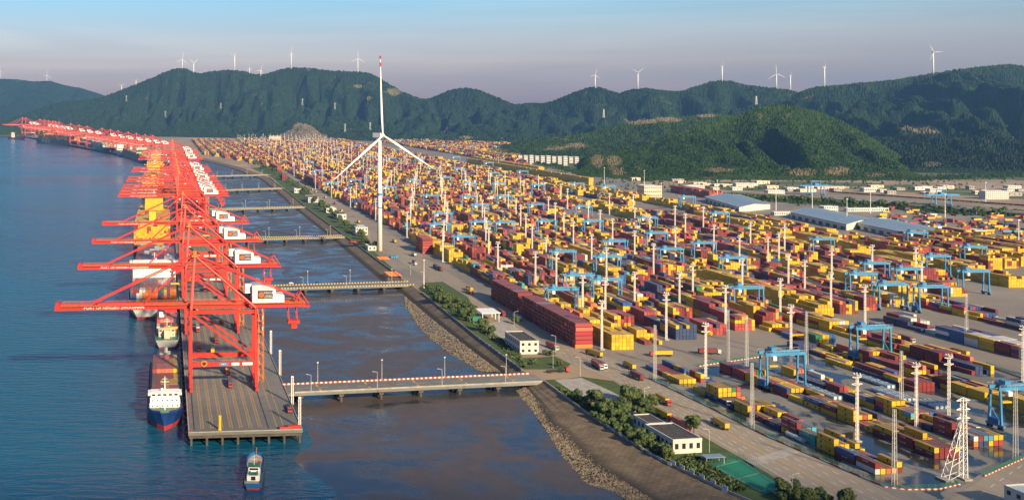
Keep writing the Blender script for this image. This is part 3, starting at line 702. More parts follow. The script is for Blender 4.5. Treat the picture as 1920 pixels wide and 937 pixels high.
# cranes along the far quay that bends to the left
rz2 = math.atan2(-W2.x, W2.y)
FARX = [(33,6600),(41,6450),(87,5900),(96,5750),(106,5620),(118,5480),(125,5400),(132,5300),(158,4980),(177,4780),(198,4600),(229,4300),(245,4150),(259,4020),(277,3860),(289,3740),(300,3620),(308,3520)]
for k, (x, d) in enumerate(FARX):
    t_ = (d - q2.y) / (far_end.y - q2.y); c = q2.lerp(far_end, t_) + N2 * 24; c.z = 0
    sc = 1.0 + .45 * min(1, max(0, (d - 3600) / 2600))
    put_sts(c, rz2, 'distant red quay crane on the bent quay, %s from its left end' % ordn(k), 'quay cranes on the far quay', sc)

# ------------------------------------------------------------------ containers
CON = []      # every box: x, y, z, heading, length, colour index, label, candidate
CH, CW = 2.62, 2.44
def pick(w=None): return int(rng.choice(len(PN), p=PW if w is None else w))
def wts(**k):
    w = np.array([k.get(n.replace(' ', '_'), 0) for n in PN], float); return w / w.sum()
def yard_block(org, U, V, head, bays, rows, hfun, cfun, name=None, pitch=2.62, gapu=.5, cand=False, twenty=.0):
    """bays run from org along U, rows along V; only boxes the open air reaches are kept"""
    hs = np.zeros((bays, rows), int)
    for b_ in range(bays):
        for r_ in range(rows): hs[b_, r_] = hfun(b_, r_)
    for b_ in range(bays):
        tw = rng.random() < twenty
        for r_ in range(rows):
            h = hs[b_, r_]
            nb = min(hs[b_-1, r_] if b_ else 0, 9); ns = hs[b_, r_-1] if r_ else 0; nr = hs[b_, r_+1] if r_ < rows - 1 else 0
            vis = min(nb, ns, nr)
            for t_ in range(h):
                if t_ < h - 1 and t_ < vis: continue
                c = cfun(b_, r_, t_); tops = 'top' if t_ == h - 1 else ORD[t_]
                subs = ((-3.1, 6.06), (3.1, 6.06)) if tw else ((0, 12.19),)
                for q, (off, L) in enumerate(subs):
                    p = org + U * (6.1 + b_ * (12.19 + gapu) + off) + V * (CW / 2 + r_ * pitch)
                    lb = None
                    if name: lb = (c, tops, b_, r_, q if tw else -1, name)
                    CON.append((p.x, p.y, .12 + t_ * CH, head, L, c if q == 0 or rng.random() < .6 else pick(), lb, cand))
    return hs
cA = wts(yellow=38, maroon=28, brick_red=20, navy_blue=9, blue=3, white=2.5, green=1.2, orange=2, light_blue=1, teal=.6)
cN = wts(yellow=50, maroon=24, brick_red=7, navy_blue=7, blue=4, white=2.5, green=2, orange=3, teal=1, salmon=3, light_blue=1)
cY = wts(yellow=92, maroon=4, orange=4); cR = wts(maroon=70, brick_red=26, blue=2, yellow=2)
cC = wts(white=46, maroon=24, navy_blue=16, blue=9, yellow=9, crimson=5, green=3)
def smooth_h(seed, mx, dens):
    r_ = np.random.default_rng(seed); base = np.maximum(1, mx - r_.choice(4, 60, p=(.42, .32, .18, .08))); base[1::2] = np.where(r_.random(30) < .6, base[0::2], base[1::2]); full = r_.random(60)
    def f(b_, row):
        if full[b_] > dens: return int(r_.integers(0, 2))
        return int(np.clip(base[b_] - (1 if r_.random() < .22 else 0) - (1 if r_.random() < .08 else 0) + (1 if r_.random() < .08 else 0), 0, mx))
    return f
def clus_c(seed, w, stick=.62):
    r_ = np.random.default_rng(seed); last = {}
    def f(b_, row, t_):
        k = (b_, row)
        for q in ((b_, row, t_-1), (b_, row-1, t_), (b_-1, row, t_)):
            if q in last and r_.random() < stick: last[(b_, row, t_)] = last[q]; return last[q]
        c = int(r_.choice(len(PN), p=w)); last[(b_, row, t_)] = c; return c
    return f
I = {n: i for i, n in enumerate(PN)}
# near yard: blocks given by the ground corner nearest the road at their near and far ends (columns and rows of the photograph)
SP = {}   # hand-placed stacks near to far: bay -> list of rows, each a string of tiers, bottom first
K = {'y':'yellow','m':'maroon','r':'brick red','n':'navy blue','b':'blue','l':'light blue','w':'white','e':'grey','g':'green','t':'teal','o':'orange','c':'crimson','s':'salmon'}
B1 = {0: ['wm','y','s','y'], 1: ['mb','y','b','b','s'], 2: ['yyy','yy','yy','l'], 3: ['tt','ss','t','l','r'], 4: ['mmm','mm','st','sl','l'], 5: ['n','n','n','n'], 6: ['m','y',''], 7: ['yy','rm','yy','yy','yy','ny'],
      8: ['n','n','b','n'], 9: ['nyy','yyy','yyy','yyg','osr'], 10: ['y','b',''], 11: [''], 12: ['y','y','y','y',''], 13: ['y','m','m','n'], 14: ['b','m'], 15: ['']}
B2 = {0: ['my','mm','mm','mm','my'], 1: ['mm','m','myy','yy','ym','yg'], 2: ['my','yy','yy','my','y'], 3: ['y','c','y','n','y'], 4: ['yyy','cy','rr','ny','y'], 5: ['ym','yy','ym','gy','sr'], 6: ['yb','bb','yy','ms','y','r'],
      7: ['y','n','n',''], 8: ['mn','sy','yy','my','ym'], 9: ['ym','yr','yy','yy','ym','yr'], 10: ['yy','m','y','r'], 11: ['rr','mn','rr','sg',''], 12: ['rm','nb','sr'], 13: ['']}
B3 = {0: ['ow','nm','nl','yl'], 1: ['mrm','n','yy'], 2: ['n','y','gy','y','b'], 3: ['yl','yo','oe','yo','yb','yb'], 4: ['yyy','yyy','yyy','yy','n'], 5: ['yn','yn','b','y'], 6: ['n','','y','n'], 7: ['mm','rr','y','y'], 8: ['n','n','','b'], 9: ['n','b','n'], 10: ['yy','ys','yo','yb','yl'], 11: ['']}
for nm, spec, near, far_, rows in (('the block beside the green yard fence', B1, (1641,890), (1290,722), 6), ('the second block from the green fence', B2, (1752,860), (1385,708), 6), ('the third block from the green fence', B3, (1826,838), (1470,698), 6)):
    o = P(*near); SP[nm] = spec
    for b_ in spec:                                              # the rows not singled out carry low mixed stacks
        while spec[b_] != [''] and len(spec[b_]) < rows: spec[b_] = spec[b_] + [''.join(random.choice('yyymmrnbwyo') for _ in range(random.choice((0, 1, 1, 2, 2))))]
    hf = lambda b_, r_, s=spec: len(s[b_][r_]) if b_ in s and r_ < len(s[b_]) else 0
    cf = lambda b_, r_, t_, s=spec: I[K[s[b_][r_][t_]]]
    yard_block(o, UB, VB, TB, max(spec) + 1, rows, hf, cf, nm, 2.8, 1.3, True, .22)
yard_block(P(1846,753), UB, VB, TB, 16, 6, smooth_h(21, 3, .86), clus_c(5, cN), 'the fourth block from the green fence', 2.7, .7, True, .2)
yard_block(P(1715,735) , UB, VB, TB, 9, 5, smooth_h(22, 2, .8), clus_c(6, cN), 'the low block behind the tank containers', 2.7, .7, True, .2)
yard_block(P(1822,703), UB, VB, TB, 15, 6, smooth_h(23, 3, .9), clus_c(7, cN), 'the block along the inner yard road', 2.7, .7, True, .2)
yard_block(P(1960,790), UB, VB, TB, 9, 6, smooth_h(24, 3, .9), clus_c(8, cN), 'the block at the right frame edge', 2.7, .7, True, .2)
yard_block(P(1925,676), UB, VB, TB, 10, 7, smooth_h(25, 3, .95), clus_c(9, cC, .4), 'the white and blue block across the inner road', 2.7, .7, True, .2)
yard_block(P(2000,640), UB, VB, TB, 12, 7, smooth_h(26, 3, .95), clus_c(10, cC, .4), 'the second white and blue block', 2.7, .7, True, .2)
# tall wall of boxes standing across the quay road
hw = lambda b_, r_: 6 if b_ < 64 or b_ > 78 else (6 if b_ % 9 else 5)
def cross_wall(u, v, n, tiers, cf, name, cand=False):
    for k in range(n):
        for t_ in range(tiers(k)):
            p = A(u + k * 2.54 + float(rng.uniform(-.03, .03)), v + 6.1 + float(rng.uniform(-.22, .22))); c = cf(k, 0, t_)
            CON.append((p.x, p.y, .12 + t_ * 2.9, TA - R(90), 12.19, c, (c, 'top' if t_ == tiers(k) - 1 else ORD[t_], k, 0, -1, name) if name and k < 26 else None, cand and k < 26))
wu, wv = uv(P(1078, 652))
ends = [I['orange'], I['crimson'], I['brick red'], I['crimson'], I['salmon'], I['brick red']]
cw = clus_c(41, wts(maroon=70, blue=3, light_blue=1.5, orange=1.5, brick_red=20, crimson=4), 0)
cross_wall(wu, wv, 76, lambda k: 6 if k < 44 or k > 47 else 5, lambda k, r_, t_: ends[t_] if k == 0 else (cw(k, r_, t_) if rng.random() < .75 else I['maroon']), 'the long dark red wall by the road', True)
c2 = clus_c(42, wts(brick_red=60, maroon=20, orange=20))
wu2, wv2 = uv(P(792, 475)); cross_wall(wu2, wv2, 14, lambda k: 6, c2, None)
wu2, wv2 = uv(P(588, 350)); cross_wall(wu2, wv2, 60, lambda k: 6, clus_c(43, wts(maroon=70, brick_red=25, yellow=5)), None)
wu2, wv2 = uv(P(529, 338)); cross_wall(wu2, wv2, 12, lambda k: 5, clus_c(44, cR), None)
wu2, wv2 = uv(P(520, 322)); cross_wall(wu2, wv2, 90, lambda k: 5, clus_c(45, wts(brick_red=40, yellow=40, maroon=20)), None)
# main yard
BLK = []
ub = 706.0; row_i = 0
RTG_SPOTS = []; MASTS = []
v_list = [304 + 29.5 * i for i in range(46)]
for i, v in enumerate(v_list):
    front = 706 + .45 * (v - 304)
    if 690 < v < 760: front += 60
    if v > 780: front += 70
    segs = []; u = front; j = 0
    if v > 985: u = 2600 + (v - 892) / .28; j = 9
    while u < 5750:
        n = 15
        if v > (850 if 1180 < u < 1560 else 892) + max(0, (u - 2600) * .28) and not (v > 780 and u < 1100): break
        segs.append((u, n, j)); u += n * 12.7 + (26 if j % 2 == 0 else 16); j += 1
    for (u, n, j) in segs:
        vv = v + (10 if u > 1300 else 0) + max(0, u - 2300) * .02
        big = rng.random()
        if v > 620 and 1450 < u < 1900 and v < 960 and rng.random() < .35: continue
        mx = 5 if big < .35 else 4
        dens = .93 if big < .8 else .8
        far = u > 3000
        mix_w = cA if rng.random() < .8 else (cY if rng.random() < .6 else cR)
        if v > 780 and j == 0: mix_w = wts(yellow=50, maroon=36, brick_red=14); mx = 6; dens = 1.1
        elif v > 760 and u < 2400 and rng.random() < .6: mix_w = cY; mx = 5; dens = 1.1
        yard_block(A(u, vv), UA, VA, TA, n, 6, smooth_h(1000 + i * 50 + j, mx, dens), clus_c(3000 + i * 50 + j, mix_w, .58 if not far else .7), ('the main yard block %s from the sea road' % ordn(i)) if j == 0 else None, 2.62, .5, j == 0)
        BLK.append((u, vv, n, i, j))
for k in range(1, 8):                                        # the yard widens to the left far down the quay
    v = 304 - 29.5 * k; u = 2820 + k * 150
    while u < 5600:
        yard_block(A(u, v + 40), UA, VA, TA, 15, 6, smooth_h(7000 + k * 50 + int(u) % 50, 5, .92), clus_c(8000 + k * 50 + int(u), cA, .65), None); BLK.append((u, v + 40, 15, 24 + k, int((u - 706) / 210))); u += 208
# yellow and red high stacks at the back of the yard
for (x, y, n, rws, t_, w) in ((1330,372,12,10,5,wts(brick_red=60,salmon=25,maroon=15)), (960,300,40,8,6,cY), (1104,347,75,4,6,cY), (1010,322,50,6,5,cY)):
    yard_block(P(x, y), UA, VA, TA, n, rws, lambda b_, r_, t=t_: t - int(rng.random() < .12), clus_c(int(x), w, .5), None)
# loose boxes on the open ground behind the warehouses
for k in range(120):
    x, y = rng.uniform(1640, 1930), 0; y = 395 + (x - 1640) * .10 + rng.uniform(-14, 22); p = P(x, y)
    for t_ in range(int(rng.integers(1, 3))): CON.append((p.x, p.y, .12 + t_ * CH, TA + R(90) * int(rng.integers(0, 2)), 12.19, pick(cA), None, False))
for k in range(180):                                           # train on the far line
    s = k / 180; p = P(1560 + 420 * s, 362 + 30 * s)
    if rng.random() < .82: CON.append((p.x, p.y, 9.2 if False else 1.3, math.atan2(-(P(1980,392)-P(1560,362)).x, (P(1980,392)-P(1560,362)).y), 12.19, pick(), None, False))
# ------------------------------------------------------------------ ships (bow on local +y, waterline at local z = 0)
def hull_part(t, L, B, D, hm, rt=2.2, sheer=2.0, blunt=2.2, deckm='green'):
    ns = 28; ys = [(-.5 + i / (ns - 1)) for i in range(ns)]
    def half(s, z):
        k = max(0.0, min(1.0, z / D)); wb = 1.0
        b0 = .28 + .06 * k
        if s > b0: q = (s - b0) / (.5 - b0 + .0 + (.012 * k)); wb = max(0.0, 1 - q ** (blunt + 1.6 * k)) if q < 1 else 0
        if s < -.36: q = (-.36 - s) / .14; wb = 1 - (.42 - .34 * k) * q ** 1.5
        return B / 2 * wb
    zs = [-3, rt, D * .55, D]
    verts = []; n = len(zs)
    for s in ys:
        sh = sheer * max(0, (s - .2) / .3) ** 2
        for side in (-1, 1):
            for z in zs:
                zz = z + (sh if z == D else sh * .5 if z == zs[2] else 0)
                verts.append((side * max(.02, half(s, z)), s * L + (L * .025 * max(0, z / D) if s > .45 else 0), zz))
    red = MB(); top = MB(); dk = MB()
    for tgt, rr in ((red, [0]), (top, [1, 2])):
        fs = []
        for i in range(ns - 1):
            for k in rr:
                a = i * 2 * n; b2 = (i + 1) * 2 * n
                fs.append((a + k, a + k + 1, b2 + k + 1, b2 + k)); fs.append((a + n + k, b2 + n + k, b2 + n + k + 1, a + n + k + 1))
        for k in rr: fs.append((k, n + k, n + k + 1, k + 1)); e = (ns - 1) * 2 * n; fs.append((e + k, e + k + 1, e + n + k + 1, e + n + k))
        tgt.add(verts, fs)
    h = top.build('hull', M[hm], t); red.build('boot_topping', M['rust'], h)
    fs = [(i * 2 * n + n - 1, i * 2 * n + 2 * n - 1, (i + 1) * 2 * n + 2 * n - 1, (i + 1) * 2 * n + n - 1) for i in range(ns - 1)]
    dk.add([(x * .97, y, z - .5) for x, y, z in verts], fs).build('deck', M[deckm], t)
    rl = MB()
    for i in range(ns - 1):
        for sd in (0, 1):
            p = Vector(verts[i*2*n + sd*n + n-1]); q = Vector(verts[(i+1)*2*n + sd*n + n-1])
            if (q - p).length > .2: rl.beam(p + Vector((0,0,.55)), q + Vector((0,0,.55)), .1, 1.1)
    rl.build('bulwark', M[hm], h)
    return h
def house_part(t, y0, y1, w, z0, floors, fh=2.9, mt='white', wing=0.0, front=1, step=.0):
    h = None
    for k in range(floors):
        ww = w - step * k
        o = MB().box(-ww/2, ww/2, y0 + .25*k, y1 - .25*k, z0 + k*fh, z0 + (k+1)*fh - .02).box(-ww/2-.25, ww/2+.25, y0+.25*k-.3, y1-.25*k+.3, z0+(k+1)*fh-.25, z0+(k+1)*fh-.05).build('superstructure' if k == 0 else 'storey', M[mt], t if k == 0 else h)
        if k == 0: h = o
        win = MB(); n = max(3, int(ww / 2.6))
        for i in range(n):
            x = -ww/2 + ww * (i + .5) / n; big = k == floors - 1
            s = .95 if big else .42
            for yy in (y0 + .25*k - .05, y1 - .25*k + .05): win.box(x - s, x + s, yy - .04, yy + .04, z0 + k*fh + 1.2, z0 + k*fh + (2.2 if big else 1.95))
        win.build('window', M['glass'], h)
    zt = z0 + floors * fh
    if wing: MB().box(-wing/2, wing/2, y0 + .8, y1 - .8, zt - fh*.55, zt - fh*.35).box(-wing/2, -wing/2+2, y0+.6, y1-.6, zt-fh*.35, zt-.3).box(wing/2-2, wing/2, y0+.6, y1-.6, zt-fh*.35, zt-.3).build('bridge_wing', M[mt], h)
    ms = MB().tube((0, (y0+y1)/2, zt), (0, (y0+y1)/2, zt + 8), .35, .15, 6).beam((-2.4, (y0+y1)/2, zt+5), (2.4, (y0+y1)/2, zt+5), .2).beam((-1.4, (y0+y1)/2, zt+6.6), (1.4, (y0+y1)/2, zt+6.6), .16)
    ms.build('mast', M['white'], h); MB().tube((1.6, (y0+y1)/2+.6, zt), (1.6, (y0+y1)/2+.6, zt+1.6), .7, .7, 10).build('radome', M['white'], h)
    return h
def ship_boxes(root, L0, L1, rows, z, tf, cf, name=None, cand=False, bay=12.9, y_gap=None):
    """load of a ship: bays from local y L0 to L1"""
    mw = Matrix.Translation(root.location) @ Matrix.Rotation(root.rotation_euler.z, 4, 'Z')
    n = int((L1 - L0) / bay)
    hs = [[tf(b_, r_) for r_ in range(rows)] for b_ in range(n)]
    for b_ in range(n):
        for r_ in range(rows):
            h = hs[b_][r_]
            vis = min(hs[b_][r_-1] if r_ else 0, hs[b_][r_+1] if r_ < rows-1 else 0, hs[b_-1][r_] if b_ else 0, hs[b_+1][r_] if b_ < n-1 else 0)
            for t_ in range(h):
                if t_ < h - 1 and t_ < vis: continue
                p = mw @ Vector((-(rows-1)/2*2.5 + r_*2.5, L0 + bay*(b_+.5), z + t_*CH)); c = cf(b_, r_, t_)
                CON.append((p.x, p.y, p.z, root.rotation_euler.z, 12.19, c, (c, 'top' if t_ == h-1 else ORD[t_], b_, r_, -1, name) if name else None, cand))
def ship_at(name, label, px, py, bow_to_camera, L, cat='ship', head=TA, end_is_near=True):
    p = P(px, py, ZW); U = Vector((-math.sin(head), math.cos(head), 0)); c = p + U * (L / 2)
    return thing(name, label, cat, (c.x, c.y, ZW), head + (math.pi if bow_to_camera else 0), 'ships alongside the quay')
# small blue feeder, bow towards us
L = 128; t = ship_at('container_ship', 'small blue-hulled container ship, white bridge at its bow, moored nearest the quay end', 309, 806, True, L)
hull_part(t, L, 19.5, 7.6, 'hullblue', 2.6, 2.6)
h = house_part(t, 40, 49, 16.5, 7.4, 3, 2.9, 'white', 18.5, step=.6)
MB().box(-8, 8, 38.5, 40, 7.3, 13.4).build('front_bulkhead', M['white'], h)
MB().tube((0, 56, 8), (0, 56, 15), .3, .2, 6).build('foremast', M['white'], t)
for x in (-4.5, 4.5): MB().tube((x, 52, 8.2), (x, 54, 8.2), .8, n=10).box(x-1.1, x+1.1, 50.6, 55, 7.6, 8).build('windlass', M['red'], t)
MB().box(-3.4, 3.4, -58, -52, 7.4, 15).box(-1.6, 1.6, -57, -54, 15, 18).build('funnel', M['hullgrey'], t)
ship_boxes(t, -45, 37, 6, 8.0, lambda b_, r_: 3 if b_ < 3 else (2 if b_ < 5 else 2), clus_c(71, wts(maroon=40, yellow=26, brick_red=16, salmon=8, navy_blue=8, crimson=4), .2), 'the small blue ship', True)
SH1 = t
# grey feeder ahead of it, stern towards us
L = 104; t = ship_at('container_ship', 'grey feeder ship with rounded stern, moored ahead of the small blue ship', 313, 654, False, L)
hull_part(t, L, 17.5, 6.4, 'hullgrey', 1.4, 2.0)
house_part(t, -40, -33, 12, 6.2, 2, 2.8, 'cream', 0); MB().box(-2, 2, -46, -42, 6, 12).tube((3,-44,6),(3,-44,17),.25,.15,6).build('funnel', M['cream'], t)
ship_boxes(t, -31, 46, 6, 6.8, lambda b_, r_: 3 if b_ else 2, clus_c(72, wts(maroon=30, brick_red=22, navy_blue=20, salmon=14, light_blue=6, white=8), .2), 'the grey feeder ship', True)
# large ship with pale stern
L = 300; t = ship_at('container_ship', 'large container ship with pale stern and mixed boxes under the near cranes', 287, 598, False, L)
hull_part(t, L, 42, 13, 'hullgrey', 2.0, 3.0); MB().box(-21.1, 21.1, -L/2 - .2, -L/2 + 14, 9.5, 13.2).build('mooring_deck', M['hullblue'], t)
ship_boxes(t, -146, -70, 15, 13, lambda b_, r_: 4, clus_c(73, wts(white=26, orange=14, navy_blue=16, blue=8, brick_red=16, green=6, maroon=10, yellow=4), .45))
house_part(t, -66, -54, 38, 12.5, 8, 2.9, 'white', 44); MB().box(-5, 5, -52, -44, 13, 36).build('funnel', M['hullblue'], t)
ship_boxes(t, -42, 120, 15, 13, lambda b_, r_: 6, clus_c(74, wts(white=12, navy_blue=22, maroon=24, brick_red=22, green=6, light_blue=6, yellow=8), .4))
# the two yellow-laden ships
def yellow_ship(px, py, L, lab, seed):
    t = ship_at('container_ship', lab, px, py, False, L); hull_part(t, L, 46, 14, 'hulldark', 2.4, 3.0)
    ship_boxes(t, -L*.47, L*.10, 17, 14, lambda b_, r_: 9, clus_c(seed, wts(yellow=80, orange=10, maroon=6, brick_red=4), .3))
    house_part(t, L*.12, L*.12 + 13, 26, 14, 13, 3.1, 'yellow', 44, step=.2); MB().box(-4, 4, -L*.33, -L*.33+8, 14, 48).build('funnel', M['yellow'], t)
    ship_boxes(t, L*.18, L*.42, 17, 14, lambda b_, r_: 8, clus_c(seed + 1, wts(yellow=70, orange=14, maroon=10, navy_blue=6), .3)); return t
yellow_ship(285, 483, 330, 'big container ship loaded with yellow boxes behind the fourth quay crane', 75)
yellow_ship(287, 371, 360, 'far yellow-laden container ship under the quay crane cluster', 77)
yellow_ship(291, 331, 330, 'farthest yellow and orange laden ship on the straight quay', 79)
# ships at the bent quay
h2 = rz2
def far_ship(a, b, B, D, hm, lab, cols, hm2='white', flip=False, tiers=5, word=None, hp=.1):
    p, q = P(*a, ZW), P(*b, ZW); L = (q - p).length; c = (p + q) / 2; d = (q - p) / L
    hd = math.atan2(-d.x, d.y) + (math.pi if flip else 0)
    n = Vector((d.y, -d.x, 0)); n = n if n.dot(Vector((1, 0, 0))) > 0 else -n; c = c + n * B / 2
    t = thing('container_ship', lab, 'ship', (c.x, c.y, ZW), hd, 'ships at the far quay')
    h = hull_part(t, L, B, D, hm, 3.6, 3.0)
    w = B * .82; rows = int(w / 2.5)
    ship_boxes(t, -L*.46, L*hp - 8, rows, D, lambda b_, r_: tiers - int(rng.random() < .15), clus_c(int(a[0]) + 500, cols, .5))
    house_part(t, L*hp, L*hp + 14, w, D, 9, 3.0, hm2, B); MB().box(-4, 4, -L*.3, -L*.3 + 10, D, D + 30).build('funnel', M[hm2], t)
    ship_boxes(t, L*hp + 18, L*.40, rows, D, lambda b_, r_: tiers - 1 - int(rng.random() < .2), clus_c(int(a[0]) + 501, cols, .5))
    if word:
        sgn = 1 if flip else -1
        tx = text_on(word, D * .95, M['signwhite'], h, (sgn * (B / 2 + .3), -L * .16 * sgn * -1 if flip else L * .16, D * .62), R(90) if flip else R(-90)); tx.scale = (2.6, 1, 1)
    return t
far_ship((141,274.5), (61,267.3), 52, 22, 'hulldark', 'far black-hulled ship lettered M S C with mixed and yellow boxes', wts(yellow=44, orange=20, brick_red=22, maroon=14), 'yellow', False, 9, 'M S C', .22)
far_ship((198,288), (143,272), 44, 19, 'hulldark', 'far dark blue ship with white superstructure and pale boxes', wts(white=46, grey=14, yellow=18, green=10, brick_red=12), 'white', True, 8, 'INES', -.28)
far_ship((226,294), (205,285), 30, 13, 'hullgrey', 'pale far ship with white deckhouse beside the dark ones', wts(white=70, light_blue=15, grey=15), 'white', True, 3, None, .1)
far_ship((274,309), (226,292), 42, 18, 'hulldark', 'far dark ship with cream deckhouse where the quay bends', wts(orange=40, yellow=30, white=20, brick_red=10), 'cream', True, 4, None, .1)
far_ship((42,262.3), (14,260), 24, 8, 'rust', 'small far coaster with red and green hull at the left', wts(white=50, green=50), 'cream', True, 1, None, -.3)
# work boat in the foreground
a, b = P(474, 918, ZW), P(481, 868, ZW); d = b - a; L = 36.0; hd = math.atan2(-d.x, d.y); c = (a + b) / 2
t = thing('work_boat', 'small blue work boat with white deckhouse on the water before the quay', 'boat', (c.x, c.y, ZW), hd)
m_ = M['hullboat'] = mat('hull_bright_blue', (.012, .13, .38), .4, .15, .3)
hull_part(t, L, 8.4, 2.9, 'hullboat', .7, 1.5, 1.5, 'grey')
h = MB().box(-2.9, 2.9, -14, -4, 2.6, 5.0).build('deckhouse', M['white'], t)
MB().box(-2.5, 2.5, -8.5, -3.6, 5.0, 7.3).build('wheelhouse', M['white'], h); MB().box(-2.8, 2.8, -9, -3.2, 7.3, 7.5).build('roof', M['green'], h)
MB().box(-2.2, 2.2, -3.58, -3.5, 5.7, 6.8).box(-1, 1, -14.1, -14.02, 3, 4.7).box(-2.0, 2.0, -8.6, -8.52, 5.8, 6.7).build('window', M['glass'], h)
MB().box(-1.9, 1.9, -13.4, -9.2, 5.0, 5.2).box(-2.2, -1.4, -12.6, -10.8, 5.2, 6.2).box(1.3, 2.1, -12.6, -10.8, 5.2, 6.2).build('deck_lockers', M['green'], h)
MB().tube((0,-6,7.5), (0,-6,12), .14, .08, 6).beam((-1.3,-6,10), (1.3,-6,10), .1).build('mast', M['white'], t)
MB().tube((.6,4,2.6), (.6,4,8.5), .25, .18, 6).beam((.6,4,8.2), (.3,13,9.4), .3).build('crane_boom', M['orange'], t)
MB().box(-2.4, -.4, 2, 8, 2.5, 3.7).build('hatch', M['white'], t); MB().tube((1.8,10,2.6), (1.8,12,2.6), .8, n=8).build('winch', M['rust'], t)
ty = MB()
for k in range(7):
    for s in (-1, 1): ty.tube((s*4.25, -15 + k*3.6, 1.9), (s*4.6, -15 + k*3.6, 1.9), .6, n=8)
ty.build('tyre_fender', M['black'], t)

# ------------------------------------------------------------------ place the containers
m = MB(); m.v = []; bm = bmesh.new()
def container_mesh(L):
    bm = bmesh.new(); bmesh.ops.create_cube(bm, size=1)
    bmesh.ops.scale(bm, vec=(CW, L, 2.56), verts=bm.verts); bmesh.ops.translate(bm, vec=(0, 0, 1.28), verts=bm.verts)
    fs = [f for f in bm.faces if f.normal.z > -.5]
    r_ = bmesh.ops.inset_individual(bm, faces=fs, thickness=.11, depth=-.045)
    me = bpy.data.meshes.new('shipping_container'); bm.to_mesh(me); bm.free(); me.materials.append(M['box']); return me
CM = {12.19: container_mesh(12.19), 6.06: container_mesh(6.06)}
def in_frame(x, y, z):
    if y < 50: return False
    a_ = PX + x * F / y; b_ = HY + (H - z) * F / y; return 6 < a_ < 1914 and 6 < b_ < 931
cand = [(math.hypot(c[0], c[1]) , i) for i, c in enumerate(CON) if c[7] and c[6] and in_frame(c[0], c[1], c[2] + 1.3)]
cand.sort(); keep = set(i for _, i in cand[:300])
seen = {}
SHN = {n: n for n in PN}
for i in keep:
    x, y, z, hd, L, c, lb, _ = CON[i]; _, tp, b_, r_, q, nm = lb
    end = (', near half' if q == 0 else ', far half') if q >= 0 else ''
    if 'wall' in nm: s = '%s container, %s tier, %s column from the near end of %s' % (PN[c], tp, ordn(b_), nm)
    elif 'ship' in nm: s = '%s container, %s tier, %s bay, %s row on %s' % (PN[c], tp, ordn(b_), ordn(r_), nm)
    else: s = '%s container%s, %s tier, %s bay, %s row of %s' % (PN[c], end, tp, ordn(b_), ordn(r_), nm)
    s = s.replace('the near end of the long', 'the long').replace('column from', 'column along') if len(s.split()) > 16 else s
    if len(s.split()) > 16: s = s.replace(' from the green fence', ' from fence').replace('the main yard block', 'main block').replace(' from the sea road', ' from road').replace('green yard fence', 'fence').replace('the inner yard road', 'the inner road')
    o = tag(link('shipping_container', CM[L], None, (x, y, z), hd), ' '.join(s.split()[:16]), 'container', 'shipping containers')
    k_ = .82 + .36 * rng.random(); o.color = (*[float(v * k_) for v in PC[c]], (1.0 if c in (0, 6) else .5) if rng.random() < .8 else 0.0)
rest = [c for i, c in enumerate(CON) if i not in keep]
arr = np.array([[c[0], c[1], c[2], c[3], c[4]] for c in rest]); ci = np.array([c[5] for c in rest]); n = len(rest)
cor = np.array([(-1,-1,0),(1,-1,0),(1,1,0),(-1,1,0),(-1,-1,1),(1,-1,1),(1,1,1),(-1,1,1)], float)
loc = cor[None] * np.stack([np.full(n, CW/2 - .03), arr[:,4]/2, np.full(n, 2.50)], -1)[:, None]
cs, sn = np.cos(arr[:,3])[:,None], np.sin(arr[:,3])[:,None]
V = np.stack([loc[...,0]*cs - loc[...,1]*sn + arr[:,0:1], loc[...,0]*sn + loc[...,1]*cs + arr[:,1:2], loc[...,2] + arr[:,2:3]], -1).reshape(-1, 3)
fq = np.array([(4,5,6,7),(0,1,5,4),(1,2,6,5),(2,3,7,6),(3,0,4,7)]); FQ = (fq[None] + 8*np.arange(n)[:,None,None]).reshape(-1, 4)
me = bpy.data.meshes.new('container_stacks'); me.vertices.add(len(V)); me.vertices.foreach_set('co', V.ravel())
me.loops.add(FQ.size); me.loops.foreach_set('vertex_index', FQ.ravel().astype(np.int32))
me.polygons.add(len(FQ)); me.polygons.foreach_set('loop_start', np.arange(0, FQ.size, 4, dtype=np.int32))
me.update(calc_edges=True); at = me.attributes.new('Col', 'FLOAT_COLOR', 'FACE')
cc = PC[ci] * (.78 + .44 * rng.random((n, 1))); at.data.foreach_set('color', np.repeat(np.concatenate([cc, np.ones((n, 1))], 1), 5, 0).ravel().astype(np.float32))
me.materials.append(M['mass']); me.validate(); me.polygons.foreach_set('use_smooth', [False] * len(me.polygons))
tag(link('container_stacks', me), 'thousands of yellow, red and blue shipping containers stacked across the port', 'containers', None, 'stuff')
print('containers', len(CON), 'candidates', len(cand), 'mass', n)
